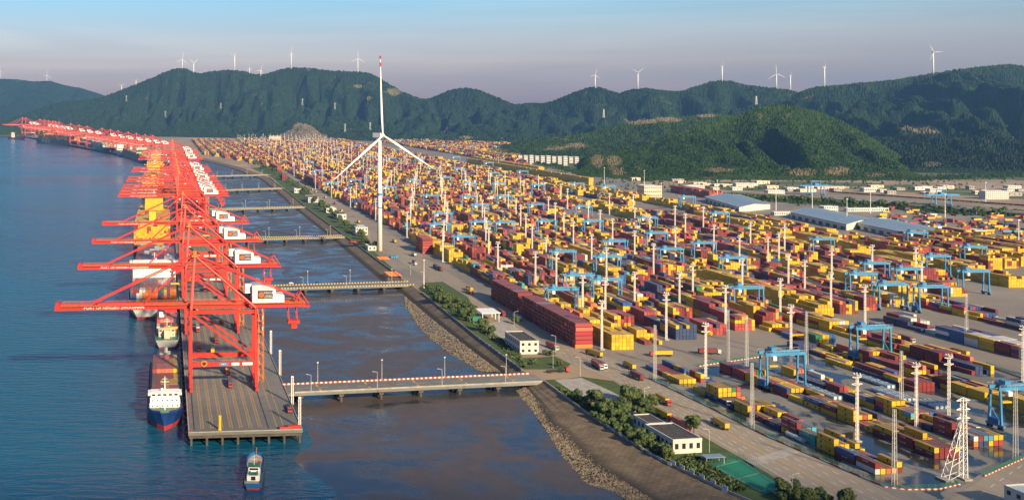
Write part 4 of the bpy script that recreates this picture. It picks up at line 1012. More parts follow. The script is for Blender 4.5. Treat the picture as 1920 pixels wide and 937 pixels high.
# ------------------------------------------------------------------ blue rubber-tyred yard cranes
def make_rtg():
    t = thing('yard_crane', 'x', 'crane'); b = M['blue']
    for x in (-12.3, 12.3):
        for y in (-3.8, 3.8): MB().beam((x, y, 2.4), (x, y * .8, 20), 1.0, 1.0, 0, .9, .9).build('leg', b, t)
        MB().box(x-.6, x+.6, -5.6, 5.6, 1.5, 2.6).beam((x,-3.6,3), (x,3.2,11), .35).build('sill_beam', b, t)
        for y in (-4.4, -2.4, 2.4, 4.4): MB().tube((x-.45,y,.8), (x+.45,y,.8), .8, n=10).build('wheel', M['black'], t)
    for y in (-3.0, 3.0): MB().box(-13.4, 13.4, y-.6, y+.6, 20, 21.8).build('girder', b, t)
    w = MB()
    for y in (-3.9, 3.9):
        w.beam((-13.4, y, 22.9), (13.4, y, 22.9), .09)
        for k in range(10): w.beam((-13.2 + k*2.93, y, 21.8), (-13.2 + k*2.93, y, 22.9), .08)
    w.build('handrail', M['steel'], t)
    tr = MB().box(-9, -4, -3.6, 3.6, 21.9, 22.8).box(-8.4, -5, -2, 2, 22.8, 24.6).build('trolley', b, t)
    MB().box(-9.4, -7.2, -5.2, -3.2, 17.6, 20).build('cab', M['white'], tr); MB().box(-9, -3.6, -1.2, 1.2, 13, 13.7).build('spreader', M['yellow'], tr)
    rp = MB()
    for x in (-8.4, -4.4): rp.beam((x, 0, 13.6), (x, 0, 22), .1)
    rp.build('hoist_rope', M['black'], tr)
    MB().box(-13.8, -11.2, -3.4, 3.4, 2.7, 5.4).build('engine_house', mat('engine_blue', (.02,.10,.30), .5), t)
    return t
rtg = make_rtg(); RK = kids_of(rtg); rf = [True]
def put_rtg(p, rz, lab, sc=1.0):
    o = rtg if rf[0] else copy_tree(rtg, RK); rf[0] = False
    o.location = (p.x, p.y, .05); o.rotation_euler = (0, 0, rz); o.scale = (sc,)*3; tag(o, lab, 'yard crane', 'blue yard cranes')
NR = [(1467,727,'blue yard crane in the wet yard near the green fence'), (1632,672,'blue yard crane over the near yard, beside the inner road'), (1905,800,'blue yard crane cut by the right frame edge'),
      (1053,590,'blue yard crane behind the long dark red wall'), (1085,560,'second blue yard crane behind the dark red wall'), (1400,587,'blue yard crane at the front of the main yard'), (1670,580,'blue yard crane beside the white mast, right of the main yard'), (1745,585,'blue yard crane nearest the white and blue block'),
      (1825,552,'blue yard crane at the far right of the main yard'), (1755,520,'tall blue yard crane before the red and yellow wall'), (1640,535,'blue yard crane in the middle of the right yard'), (870,478,'blue yard crane beside the short red wall by the sea road'), (1230,470,'blue yard crane in the middle of the yard, by the light masts')]
spots = []
for x, y, lab in NR:
    p = P(x, y); put_rtg(p, TB if y > 660 else TA, lab); spots.append((x, y))
rr = random.Random(5); cnt = 0
for (u, v, n, i, j) in BLK:
    if rr.random() > (.46 if u < 2600 else .34): continue
    p = A(u + rr.uniform(20, n * 12), v + 8); x = PX + p.x * F / p.y; y = HY + H * F / p.y
    if not (560 < x < 1900) or any(abs(x - a) < 40 and abs(y - b) < 18 for a, b in spots) or cnt > 165: continue
    spots.append((x, y)); cnt += 1
    put_rtg(p, TA, 'blue yard crane, %s block row from sea road, %s block inland' % (ordn(i), ordn(j)))

# ------------------------------------------------------------------ masts
def lattice(h, w0, w1, n, r0=.12, r1=.06):
    m = MB(); c = lambda z: w0 + (w1 - w0) * z / h
    for sx, sy in ((-1,-1),(1,-1),(1,1),(-1,1)):
        m.beam((sx*w0/2, sy*w0/2, 0), (sx*w1/2, sy*w1/2, h), r0*2)
    K4 = [(-1,-1),(1,-1),(1,1),(-1,1)]
    for k in range(n):
        z0, z1 = h*k/n, h*(k+1)/n; a, b = c(z0)/2, c(z1)/2
        for i in range(4):
            p, q = K4[i], K4[(i+1) % 4]
            m.tube((p[0]*a, p[1]*a, z0), (q[0]*b, q[1]*b, z1), r1, n=3, cap=False); m.tube((p[0]*b, p[1]*b, z1), (q[0]*b, q[1]*b, z1), r1, n=3, cap=False)
    return m
def mast_white():
    t = thing('light_mast', 'x', 'light mast')
    lattice(33, 1.0, .8, 15, .10, .06).build('lattice_column', M['white'], t)
    for z, w in ((28, 3.0), (31.5, 2.6)):
        m = MB()
        for s in (-1, 1):
            m.beam((0, 0, z), (s*w, 0, z+.5), .35, .35, 0, .15, .15).beam((0, 0, z+1.2), (s*w, 0, z+.6), .15).beam((0,s*w*.6,z+.3), (0,0,z+.3), .2)
        m.build('cross_arm', M['white'], t)
    m = MB().box(-1.5, 1.5, -1.5, 1.5, 33, 33.25)
    for a in range(6): m.box(1.6*math.cos(a)-.3, 1.6*math.cos(a)+.3, 1.6*math.sin(a)-.25, 1.6*math.sin(a)+.25, 33.3, 33.9)
    m.build('floodlight_ring', M['steel'], t)
    MB().box(-1.6, 1.6, -1.6, 1.6, 0, .7).build('footing', M['grey'], t)
    return t
mw_ = mast_white(); MK = kids_of(mw_); mf = [True]
def put_mast(p, lab, rz=TA, sc=1.0):
    o = mw_ if mf[0] else copy_tree(mw_, MK); mf[0] = False
    o.location = (p.x, p.y, 0); o.rotation_euler = (0, 0, rz); o.scale = (sc,)*3; tag(o, lab, 'light mast', 'white light masts')
WM = [(1323,708,'white lattice mast in the wet yard corner by the cross street'), (1607,827,'white lattice mast between the first two near container blocks'), (1779,782,'white lattice mast beside the fourth near container block'), (1483,665,'white lattice mast at the edge of the cross street'),
      (1718,802,'white lattice mast beside the orange and blue boxes'), (1622,618,'white lattice mast left of the near blue crane'), (1135,602,'white lattice mast behind the long dark red wall'), (1004,540,'white lattice mast at the far end of the dark red wall'), (1190,588,'white lattice mast right of the dark red wall'), (1274,587,'white lattice mast at the main yard front, centre'),
      (1440,505,'white lattice mast in the middle of the main yard'), (1509,560,'white lattice mast right of the main yard front'), (1918,715,'white lattice mast cut by the right frame edge')]
ms = []
for x, y, lab in WM: put_mast(P(x, y), lab, TB); ms.append((x, y))
cnt = 0; MV = sorted(set(b[3] for b in BLK))
for (u, v, n, i, j) in BLK:
    for q, du in enumerate((2, n * 6.4)):
        if (i + q) % 2: continue
        p = A(u + du, v - 6.2); x = PX + p.x * F / p.y; y = HY + H * F / p.y
        if not (380 < x < 1910) or any(abs(x - a) < 14 and abs(y - b) < 40 for a, b in ms[:13]) or cnt > 280: continue
        if rr.random() < (.22 if u > 2300 else .10): continue
        cnt += 1; put_mast(p, 'white light mast, %s lane from sea road, %s of the %s block' % (ordn(i), 'front' if q == 0 else 'middle', ordn(j)))
glat = lattice(34, 1.5, .9, 17, .09, .05).mesh('lattice_tower', M['steel'])
for x, y, lab in ((1228,714,'thin grey lattice tower at the corner of the green fence'), (1410,803,'thin grey lattice tower on the fence beside the yellow stacks'), (1677,912,'thin grey lattice tower at the near end of the fence block'), (1690,775,'thin grey lattice tower amid the tank containers'), (1512,682,'thin grey lattice tower by the cross street fence'), (1400,690,'thin grey lattice tower left of the near blue crane'), (1365,680,'thin grey lattice tower behind the white corner mast'), (1904,862,'thin grey lattice tower at the right frame edge'), (1812,640,'thin grey lattice tower on the inner road')):
    p = P(x, y); tag(link('lattice_tower', glat, None, (p.x, p.y, 0), TB), lab, 'lattice tower', 'grey lattice towers')
# the large white tower with a raking strut
p = P(1806, 897); t = thing('line_tower', 'tall white lattice tower with a raking strut and cross arms, near right corner', 'tower', (p.x, p.y, 0), TB)
lattice(36, 2.4, 1.5, 15, .14, .075).build('column', M['white'], t)
m = MB()
for s in (-1, 1):
    m.beam((-9.5, s*2.2, .3), (-.9, s*.6, 27), .24); 
for k in range(9):
    f0, f1 = k/9, (k+1)/9; a = Vector((-9.5,-2.2,.3)).lerp(Vector((-.9,-.6,27)), f0); b = Vector((-9.5,2.2,.3)).lerp(Vector((-.9,.6,27)), f1); m.beam(a, b, .14)
    c = Vector((-1.2,-1.2, 27*f1)); a2 = Vector((-9.5,-2.2,.3)).lerp(Vector((-.9,-.6,27)), f0)
    if k % 2 == 0: m.beam(a2, c, .16); m.beam(Vector((a2.x, -a2.y, a2.z)), Vector((c.x, 1.2, c.z)), .16)
m.build('raking_strut', M['white'], t)
for z in (27, 31, 35): MB().beam((-3.4,0,z), (3.4,0,z), .3).beam((0,-2.6,z), (0,2.6,z), .3).beam((-3.4,0,z), (0,0,z+1.4), .16).beam((3.4,0,z), (0,0,z+1.4), .16).build('cross_arm', M['white'], t)
for x, y in ((-9.5, 0), (0, 0)): MB().box(x-2, x+2, -3.2, 3.2, 0, .8).build('footing', M['grey'], t)
# slim masts on the back area
slim = MB().tube((0,0,0), (0,0,36), .55, .25, 8).box(-1.2,1.2,-1.2,1.2,35.4,36.2).mesh('slim_mast', M['white'])
for k, (x, y) in enumerate(((1588,420),(1632,400),(1772,408),(1848,380),(1133,345),(790,275),(935,315),(1208,352),(1240,382),(1523,390),(1455,395),(1910,470),(1345,375))):
    p = P(x, y); tag(link('slim_mast', slim, None, (p.x, p.y, 0)), 'slim white lamp mast behind the yard, %s at column order from the left' % ordn(sorted([1588,1632,1772,1848,1133,790,935,1208,1240,1523,1455,1910,1345]).index(x)), 'lamp mast', 'slim masts behind the yard')
# white lattice posts along the land edge of the quay
post = lattice(15, 1.0, 1.0, 9, .12, .07).box(-.7,.7,-.7,.7,15,15.6).mesh('quay_lamp_post', M['white'])
for k, (x, y) in enumerate(((567,800),(548,757),(527,703),(509,663),(496,628))):
    p = P(x, y); uu, _ = uv(p); p = A(uu, QV1 + .3 if k else QV1 - 1); tag(link('quay_lamp_post', post, None, (p.x, p.y, 0), TA), 'white lattice post on the land edge of the quay, %s from the open end' % ordn(k), 'lamp post', 'white posts on the quay edge')

# ------------------------------------------------------------------ wind turbines
def blade_mesh(Lb, root):
    m = MB(); n = 12; vs = []
    for i in range(n + 1):
        s = i / n; ch = root * (.55 + 2.2 * s if s < .2 else 1.0 * (1 - (s - .2) / .8) ** .8 + .08) ; th = ch * (.9 - .75 * min(1, s * 3)) ; z = Lb * s
        bow = -Lb * .012 * s * s
        for a in range(8):
            t_ = a / 8 * 2 * math.pi; vs.append((math.cos(t_) * ch * .5 - ch * .12, math.sin(t_) * th * .5 + bow, z))
    fs = [(i*8 + a, i*8 + (a+1) % 8, (i+1)*8 + (a+1) % 8, (i+1)*8 + a) for i in range(n) for a in range(8)] + [tuple(range(n*8, n*8+8))]
    return m.add(vs, fs)
def turbine(p, hub, Lb, yaw, phase, label, near=False, rb=3.6):
    t = thing('wind_turbine', label, 'wind turbine', p, yaw, None if near else 'wind turbines on the ridge')
    seg = MB(); ns = 40 if near else 10
    seg.tube((0,0,-4), (0,0,hub), rb, rb*.6, ns).build('tower', M['white'], t, True)
    if near:
        for z0, z1 in ((hub*.485, hub*.51), (hub*.375, hub*.387)):
            r0 = rb + (rb*.6-rb)*((z0+4)/(hub+4)) + .04; r1 = rb + (rb*.6-rb)*((z1+4)/(hub+4)) + .04
            MB().tube((0,0,z0), (0,0,z1), r0, r1, ns, cap=False).build('blue_band', mat('band_blue', (.05,.25,.5), .5), t, True)
    k = hub / 130
    na = MB().profile([(-3.4*k*.8, hub), (3.4*k*.8, hub), (3.4*k*.8, hub+5*k), (-3.4*k*.8, hub+5.4*k)], -4*k, 9*k).build('nacelle', M['white'], t)
    if near: MB().tube((0,-4.2,hub-1), (0,-4.2,hub-.2), 2.6, 2.6, 16).build('yaw_ring', M['signblue'], na)
    MB().tube((0,-4*k,hub+2.5*k), (0,-6.4*k,hub+2.5*k), 2.3*k, 1.8*k, 14).tube((0,-6.4*k,hub+2.5*k), (0,-8*k,hub+2.5*k), 1.8*k, .5*k, 14).build('hub', M['white'], t)
    bme = blade_mesh(Lb, Lb * .034).mesh('blade', M['white'], True)
    for i in range(3):
        o = link('blade', bme, t, (0, -5.4*k, hub+2.5*k)); o.rotation_euler = (0, R(phase + 120*i), 0)
        if near and i == 0:
            for z0, z1 in ((.86, .91), (.955, .995)):
                MB().box(-Lb*.012, Lb*.010, -Lb*.012*z0*z0-.35, -Lb*.012*z0*z0+.35, Lb*z0, Lb*z1).build('red_band', M['rust'], o)
    return t
turbine(P(712, 470), 132, 93, R(36), -3, 'tall white wind turbine with blue bands standing beside the seawall road', True, 3.1)
dg_hills = [o for o in bpy.data.objects if o.name in ('main_ridge', 'east_mountain', 'far_hill')]
bpy.context.view_layer.update()
HT = [(342,127,112,15,8,'main_ridge'),(363,139,119,18,175,'main_ridge'),(440,131,104,10,40,'main_ridge'),(489,141,132,14,20,'main_ridge'),(546,127,101,17,2,'main_ridge'),(671,136,110,16,0,'main_ridge'),(228,168,161,10,55,'main_ridge'),(255,158,152,9,50,'main_ridge'),(468,137,128,9,0,'main_ridge'),
      (88,153,141,12,10,'far_hill'),(0,149,134,14,5,'far_hill'),(1116,165,141,13,12,'main_ridge'),(1196,167,137,17,55,'main_ridge'),(1354,152,125,17,12,'main_ridge'),(1456,166,139,20,-4,'main_ridge'),(1482,169,142,11,20,'main_ridge'),(1546,162,127,21,6,'east_mountain'),(1750,139,99,19,-32,'east_mountain')]
for k, (x, yb, yh, tip, ph, hn) in enumerate(HT):
    d = {'main_ridge': float(np.interp(x, [-200,300,700,965,1200,1800], [8600,7900,7400,6600,5900,5400])), 'far_hill': 11500.0, 'east_mountain': 5000.0}[hn]
    p = PD(x, yb, d); hub = max(24, (yb - yh) * d / F); Lb = tip * d / F
    left = sorted(q[0] for q in HT).index(x)
    turbine((p.x, p.y, p.z - 6), hub + 6, Lb, R([20, 55, -15, 35, 60, 5][k % 6]), ph, 'small white wind turbine on the skyline, %s from the left' % ordn(left), False, max(3.0, hub * .034))
# power pylons on the slopes
pyl = lattice(46, 9, 2, 8, .45, .28)
for z in (34, 39, 44): pyl.beam((-7,0,z), (7,0,z), .6)
pyme = pyl.mesh('power_pylon', M['steel'])
def on_hill(x, y):
    dg = bpy.context.evaluated_depsgraph_get(); v = Vector(((x - PX) / F, 1, -(y - HY) / F)).normalized()
    for o in ('front_hill','terraced_hill','quarry_hill','headland','east_mountain','main_ridge','far_hill'):
        ob = bpy.data.objects[o]; ok, loc, nn, ix = ob.ray_cast(Vector((0,0,H)), v)
        if ok: return loc
    return None
for k, (x, y) in enumerate(((414,205),(567,197),(628,205),(647,247),(1132,220),(1418,196),(237,190),(310,220),(694,243))):
    p = on_hill(x, y)
    if p: tag(link('power_pylon', pyme, None, (p.x, p.y, p.z - 3), 0, ), 'grey power pylon on the wooded slope, %s from the left' % ordn(sorted((414,567,628,647,1132,1418,237,310,694)).index(x)), 'pylon', 'power pylons on the slopes')
# ------------------------------------------------------------------ trees
def make_tree(h, rx, seed, n=420):
    r_ = random.Random(seed); tr = MB(); tr.tube((0,0,-.3), (0,0,h*.45), .03*h, .018*h, 7)
    for k in range(5):
        a = k * 1.26 + r_.random(); tr.tube((0,0,h*(.28+.03*k)), (math.cos(a)*rx*.55, math.sin(a)*rx*.55, h*(.55+.04*k)), .014*h, .006*h, 5)
    cr = MB(); lob = [(r_.uniform(-.5,.5)*rx, r_.uniform(-.5,.5)*rx, h*r_.uniform(.42,.8), rx*r_.uniform(.38,.6)) for _ in range(9)]
    for k in range(n):
        x, y, z, r0 = lob[k % 9]; d = Vector((r_.gauss(0,1), r_.gauss(0,1), r_.gauss(0,1))).normalized(); c = Vector((x,y,z)) + d * r0 * r_.uniform(.72, 1.05)
        c.z = max(c.z, h*.24); s = .085 * rx * r_.uniform(.8, 1.6)
        u = d.cross(Vector((r_.gauss(0,1), r_.gauss(0,1), r_.gauss(0,1)))).normalized(); w = d.cross(u)
        w = (w + d * r_.uniform(-.5,.5)).normalized()
        cr.add([c - u*s - w*s*.6, c + u*s - w*s*.6, c + u*s*.7 + w*s, c - u*s*.7 + w*s], [(0,1,2,3)])
    for x, y, z, r0 in lob:      # inner leaf mass of each clump, ragged
        vs = []; q = r0 * .8
        for i in range(5):
            for j in range(8):
                th = math.pi * (i + .5) / 5; ph = 2 * math.pi * j / 8; k = q * r_.uniform(.75, 1.1)
                vs.append((x + k*math.sin(th)*math.cos(ph), y + k*math.sin(th)*math.sin(ph), max(h*.22, z + k*math.cos(th))))
        cr.add(vs, [(i*8+j, i*8+(j+1)%8, (i+1)*8+(j+1)%8, (i+1)*8+j) for i in range(4) for j in range(8)] + [tuple(range(8))])
    return tr.mesh('trunk', M['bark']), cr.mesh('crown', M['leaf'])
TV = [make_tree(9, 4.2, 1), make_tree(7.5, 3.8, 2), make_tree(10.5, 4.6, 3), make_tree(6, 3.2, 4), make_tree(4, 2.4, 5, 260)]
def tree(x, y, v, sc, lab, grp, p=None):
    p = p or P(x, y); t = thing('tree', lab, 'tree', (p.x, p.y, .1), random.uniform(0, 6.28), grp); t.scale = (sc,)*3
    link('trunk', TV[v][0], t); link('crown', TV[v][1], t)
G1 = 'trees in the planted strip beside the seawall'
tr_ = random.Random(3); k = 0
zones = [([(800,540),(880,575),(893,600),(872,605),(812,565)], 34, 'the grove between two bridges'), ([(1032,722),(1100,768),(1160,800),(1190,790),(1235,770),(1200,745),(1175,752),(1150,775),(1095,755)], 30, 'the hedge-lined strip past the near bridge'), ([(1110,782),(1215,850),(1262,868),(1250,848),(1195,815),(1160,800)], 26, 'the belt behind the painted seawall'),
         ([(1440,940),(1600,958),(1560,930),(1480,920)], 14, 'the clump at the bottom frame edge')]
def inside(pt, poly):
    c = False
    for i in range(len(poly)):
        (x1, y1), (x2, y2) = poly[i], poly[i-1]
        if (y1 > pt[1]) != (y2 > pt[1]) and pt[0] < (x2-x1)*(pt[1]-y1)/(y2-y1)+x1: c = not c
    return c
for poly, n, nm in zones:
    pts = []; guard = 0
    while len(pts) < n and guard < 5000:
        guard += 1; x = tr_.uniform(min(q[0] for q in poly), max(q[0] for q in poly)); y = tr_.uniform(min(q[1] for q in poly), max(q[1] for q in poly))
        if inside((x, y), poly) and all((P(x, y) - P(*q)).length > 3.6 for q in pts): pts.append((x, y))
    pts.sort(key=lambda q: q[0])
    for i, (x, y) in enumerate(pts):
        v = tr_.choice((0, 1, 2, 3, 4, 3)) if 'belt' not in nm else tr_.choice((4, 4, 3)); tree(x, y, v, tr_.uniform(.75, 1.1), 'green tree in %s, %s from the left' % (nm, ordn(i)), G1)
for x, y, v, sc, lab in ((1301,813,2,.95,'round dark tree standing alone beside the road and parked truck'), (905,622,2,1.0,'dark round tree in front of the white canopy'), (920,628,0,.9,'dark tree left of the white office building'), (966,608,1,.9,'dark tree right of the white canopy'), (1034,668,4,1,'small tree left of the lamp on the lawn corner'), (1022,666,4,.9,'small tree at the lawn edge behind the office'), (1050,688,3,.8,'bushy tree near the bridge approach'), (982,690,4,1.1,'bush on the lawn beside the seawall'), (1000,684,4,1.1,'dark bush in the middle of the lawn'), (1240,850,4,1.2,'pale bush beside the dark-roofed building'), (1202,822,4,1.3,'bush behind the seawall, left of the dark-roofed building')):
    tree(x, y, v, sc, lab, G1)
i = 0
for s in np.linspace(0, 1, 58):                      # trees along the far shore road
    pts = [(700,470),(668,438),(640,418),(615,398),(590,378),(562,358),(540,342),(515,326),(490,316),(465,309)]
    k = min(int(s * 9), 8); a, b = pts[k], pts[k+1]; f = s * 9 - k
    if tr_.random() < .2: continue
    tree(a[0]+(b[0]-a[0])*f + tr_.uniform(-4, 4), a[1]+(b[1]-a[1])*f + tr_.uniform(-2, 2), tr_.choice((0, 1, 2)), tr_.uniform(.9, 1.5), 'shore road tree, %s along the far seawall from the turbine' % ordn(i), 'trees along the far seawall'); i += 1
i = 0
for s in np.linspace(0, 1, 70):                      # row below the viaduct
    x = 1400 + 520 * s; tree(x, 372 + 34 * s + tr_.uniform(-1.5, 1.5), tr_.choice((0, 1, 2)), tr_.uniform(.9, 1.4), 'small tree in the row beside the far viaduct, %s from the left' % ordn(i), 'trees beside the viaduct'); i += 1

# ------------------------------------------------------------------ seawall parapet, panels, fence
pc = resample([c for c in crest[:9]], 12.0)
def wall_run(pts, name, lab):
    c = pts[0]; t = thing(name, lab, 'wall', (c.x, c.y, 0), 0); q = [p - c for p in pts]
    polyline(MB(), q, .4, 0, 1.25).build('parapet', M['grey'], t); return t
w1 = [P(x, y) for x, y in ((1440,955),(1366,924),(1256,872),(1212,848),(1100,775),(1020,716))]; w2 = [P(x, y) for x, y in ((978,694),(892,631),(790,549))]
wall_run(w1, 'seawall_parapet', 'grey seawall parapet with blue panels beside the near green strip'); wall_run(w2, 'seawall_parapet', 'grey seawall parapet with blue panels between the first two bridges')
wall_run([P(x, y) for x, y in ((753,522),(648,444),(577,392),(533,355),(505,333))], 'seawall_parapet', 'far grey seawall parapet running on past the turbine')
M['panel'] = mat('panel_blue', (.25, .52, .70), .5, .15, .5)
chars = '海防责任体系'
cp = [(1263,874),(1280,882),(1298,891),(1317,900),(1338,910),(1360,921)]
for i, (x, y) in enumerate(cp):
    p = P(x, y); q = P(*(cp[i+1] if i < 5 else (1380,930))); d = q - p; rz = math.atan2(d.y, d.x); n = Vector((d.y, -d.x, 0)).normalized()
    n = n if n.dot(Vector((0,0,0)) - p) > 0 else -n
    t = thing('sign_panel', 'white seawall panel with one blue character, %s from the left' % ordn(i), 'sign panel', (p.x + n.x*.3, p.y + n.y*.3, -.3), rz, 'lettered panels on the seawall')
    MB().box(-1.7, 1.7, -.05, .05, .1, 3.1).build('board', M['signwhite'], t)
    text_on(chars[i], 2.7, M['panel'], t, (0, -.08, 1.6))
k = 0
for pts, n in ((w1[2:5], 15), (w2[:2], 13)):
    a_ = resample(pts, 7.5)
    for i in range(min(n, len(a_) - 1)):
        p, q = a_[i], a_[i+1]; d = q - p; rz = math.atan2(d.y, d.x); nn = Vector((d.y, -d.x, 0)).normalized(); nn = nn if nn.dot(-p) > 0 else -nn
        tag(MB().box(-1.5, 1.5, -.05, .05, .1, 1.5).build('sign_panel', M['panel'] if i % 3 else M['signwhite']), 'small blue panel on the seawall, %s panel %s' % (ordn(i), 'from the lettered row' if n == 15 else 'past the near bridge'), 'sign panel', 'blue panels on the seawall')
        o = bpy.data.objects[-1] if False else col.objects[-1]; o.location = (p.x + nn.x*.3, p.y + nn.y*.3, 0); o.rotation_euler = (0, 0, rz)
def fence(pts, lab, h=2.4):
    c = pts[0]; q = [p - c for p in pts]; t = thing('yard_fence', lab, 'fence', (c.x, c.y, .06))
    polyline(MB(), q, .45, 0, .45).build('kerb', M['stripe'], t)
    ps = MB(); rs = resample(q, 3.0)
    for p in rs: ps.box(p.x-.09, p.x+.09, p.y-.09, p.y+.09, .45, h)
    ps.build('posts', M['green'], t)['kind'] = 'stuff'; ra = MB()
    for a, b in zip(q, q[1:]):
        for z in (.7, 1.1, 1.5, 1.9, 2.3): ra.beam((a.x,a.y,z), (b.x,b.y,z), .07)
    for k in range(len(rs) - 1):
        for s in (.2, .4, .6, .8): e = rs[k].lerp(rs[k+1], s); ra.beam((e.x,e.y,.45), (e.x,e.y,2.35), .05)
    ra.build('mesh_panels', M['green'], t)
fence([P(*q) for q in ((1217,709),(1330,763),(1441,819),(1560,870),(1660,913),(1700,918),(1760,917),(1800,908))], 'long green fence on a striped kerb between sea road and wet yard')
fence([P(*q) for q in ((1845,893),(1900,868),(1960,842))], 'short green fence at the near right corner of the yard')
fence([P(*q) for q in ((1232,699),(1270,692))], 'short piece of green fence left of the cross street gate')
fence([P(*q) for q in ((1310,687),(1352,680),(1388,675),(1430,668))], 'green fence along the cross street beside the white mast')
fence([P(*q) for q in ((1462,664),(1500,655))], 'green fence end at the cross street by the grey tower')
fence([P(*q) for q in ((1850,685),(1920,710),(1990,735))], 'green fence along the inner yard road at the right')
# riprap on the mud below the slope
pts = []; rk = random.Random(9)
outer = [(1180,940),(1150,920),(1097,905),(1050,850),(1020,800),(990,760),(968,732)]; innr = [(1300,985),(1240,950),(1170,905),(1100,850),(1060,810),(1020,765),(985,728)]
o2 = [(760,575),(793,623),(844,664),(903,697)]; i2 = [(758,556),(815,604),(880,655),(937,698)]
rocks = MB(); nb = 0
for oo, ii, cnt_ in ((outer, innr, 8000), (o2, i2, 4200)):
    O = [P(*q, ZM) for q in oo]; N_ = [P(*q, ZM) for q in ii]
    for k in range(cnt_):
        f = rk.random() * (len(O) - 1); i = int(f); f -= i; a = O[i].lerp(O[i+1], f); b = N_[i].lerp(N_[i+1], f); s = rk.random() ** .8; p = a.lerp(b, s)
        r0 = rk.uniform(.22, .72); rx, ry, rz_ = (r0 * rk.uniform(.7, 1.3) for _ in range(3)); zz = ZM - .15 + s * .9; an = rk.random() * 3
        ca, sa = math.cos(an), math.sin(an)
        vs = [(x*rx*rk.uniform(.75,1.2), y*ry*rk.uniform(.75,1.2), z*rz_*rk.uniform(.7,1.2)) for x, y, z in ((1,0,0),(.2,1,0),(-1,.1,0),(0,-1,0),(.3,.3,.8),(-.4,-.2,.7))]
        rocks.add([(p.x + x*ca - y*sa, p.y + x*sa + y*ca, zz + z) for x, y, z in vs], [(0,1,4),(1,2,5),(1,5,4),(2,3,5),(3,0,4),(3,4,5)])
tag(rocks.build('riprap', M['rock']), 'grey brown riprap stones along the foot of the seawall', 'stones', None, 'stuff')
# ground cover under the shrubs
gr = MB()
for poly, n in (([(1040,722),(1110,780),(1215,850),(1262,870),(1250,842),(1180,800),(1100,752)], 2600), ([(800,545),(893,612),(985,692),(975,660),(905,612),(880,575),(820,535)], 2200), ([(1262,868),(1372,922),(1400,918),(1330,872),(1300,850)], 1200)):
    for k in range(n):
        for _ in range(30):
            x = tr_.uniform(min(q[0] for q in poly), max(q[0] for q in poly)); y = tr_.uniform(min(q[1] for q in poly), max(q[1] for q in poly))
            if inside((x, y), poly): break
        else: continue
        p = P(x, y); s = tr_.uniform(.3, .9); a = tr_.random() * 6; c_, s_ = math.cos(a), math.sin(a)
        gr.add([(p.x - c_*s, p.y - s_*s, .1), (p.x + c_*s, p.y + s_*s, .1), (p.x + c_*s*.6 - s_*.4, p.y + s_*s*.6 + c_*.4, .1 + s*1.6), (p.x - c_*s*.5 - s_*.5, p.y - s_*s*.5 + c_*.5, .1 + s*1.5)], [(0,1,2,3)])
tag(gr.build('ground_cover', M['leaf']), 'low green shrubs and weeds covering the strip behind the seawall', 'plants', None, 'stuff')

# ------------------------------------------------------------------ buildings
def building(name, lab, corners, h, wall, roof, floors=2, cat='building', par=.5, wn=None, grp=None, doors=0):
    """corners: near-left, near-right, far-right, far-left ground corners in world space"""
    c = corners[0]; q = [Vector((p.x - c.x, p.y - c.y, 0)) for p in corners]; t = thing(name, lab, cat, (c.x, c.y, .05), 0, grp)
    w = MB().prism(q, 0, h).build('wall', M[wall], t)
    cen = sum(q, Vector()) / 4; qo = [cen + (p - cen) * 1.012 for p in q]; qi = [cen + (p - cen) * .95 for p in q]
    rfm = MB(); rfm.prism(qi, h + .02, h + .06); rfm.build('roof', M[roof], t)
    pm = MB()
    for i in range(4):
        a, b, d, e = qo[i], qo[(i+1) % 4], qi[(i+1) % 4], qi[i]; pm.prism([a, b, d, e], h - .15, h + par)
    pm.build('roof_parapet', M[wall], t)
    for i in range(4):
        a, b = q[i], q[(i+1) % 4]; L = (b - a).length; d = (b - a) / L; n = Vector((d.y, -d.x, 0)); n = n if n.dot((a + b) / 2 - cen) > 0 else -n
        mid = (a + b) / 2 + n + c
        if n.dot(-(mid)) < 0: continue
        nw = wn or max(2, int(L / 3.6))
        for f in range(floors):
            for k in range(nw):
                p = a + d * (L * (k + .5) / nw) + n * .04; z = h / floors * f + h / floors * .35; s = min(.9, L / nw * .32); hh_ = h / floors * .4
                MB().prism([p - d*s - n*.03, p + d*s - n*.03, p + d*s + n*.03, p - d*s + n*.03], z, z + hh_).build('window', M['glass'], t)
    return t
def quad(*px): return [P(*p) for p in px]
def rect(near_px, lu, lv, U=UA, V=VA):
    a = P(*near_px); return [a, a + V * lv, a + V * lv + U * lu, a + U * lu]
building('office_building', 'white two-storey office with dark flat roof beside the sea road', rect((975,664), 32, 13), 8.5, 'bldwhite', 'roofdark', 2)
building('store_building', 'large low white building with black flat roof behind the seawall', rect((1262,851), 26, 15, UB, VB), 6.5, 'bldwhite', 'roofdark', 1)
building('store_building', 'small pale building with dark roof left of the black-roofed one', rect((1217,815), 16, 9, UB, VB), 5.5, 'bldwhite', 'roofdark', 1)
building('gatehouse', 'small white building cut by the bottom right corner', rect((1938,975), 14, 12, UB, VB), 9, 'bldwhite', 'roofgrey', 2)
# white canopy beside the grove
t_ = P(905, 603); t = thing('canopy', 'white flat canopy on posts with a green shed under it', 'canopy', (t_.x, t_.y, 0), TA)
MB().box(-1, 14, -1, 19, 6.4, 7.0).build('roof', M['signwhite'], t)
for x in (0, 13):
    for y in (0, 9, 18): MB().box(x-.2, x+.2, y-.2, y+.2, 0, 6.4).build('post', M['white'], t)
MB().box(-8, -1.2, 0, 12, 0, 4).build('shed', M['green'], t)
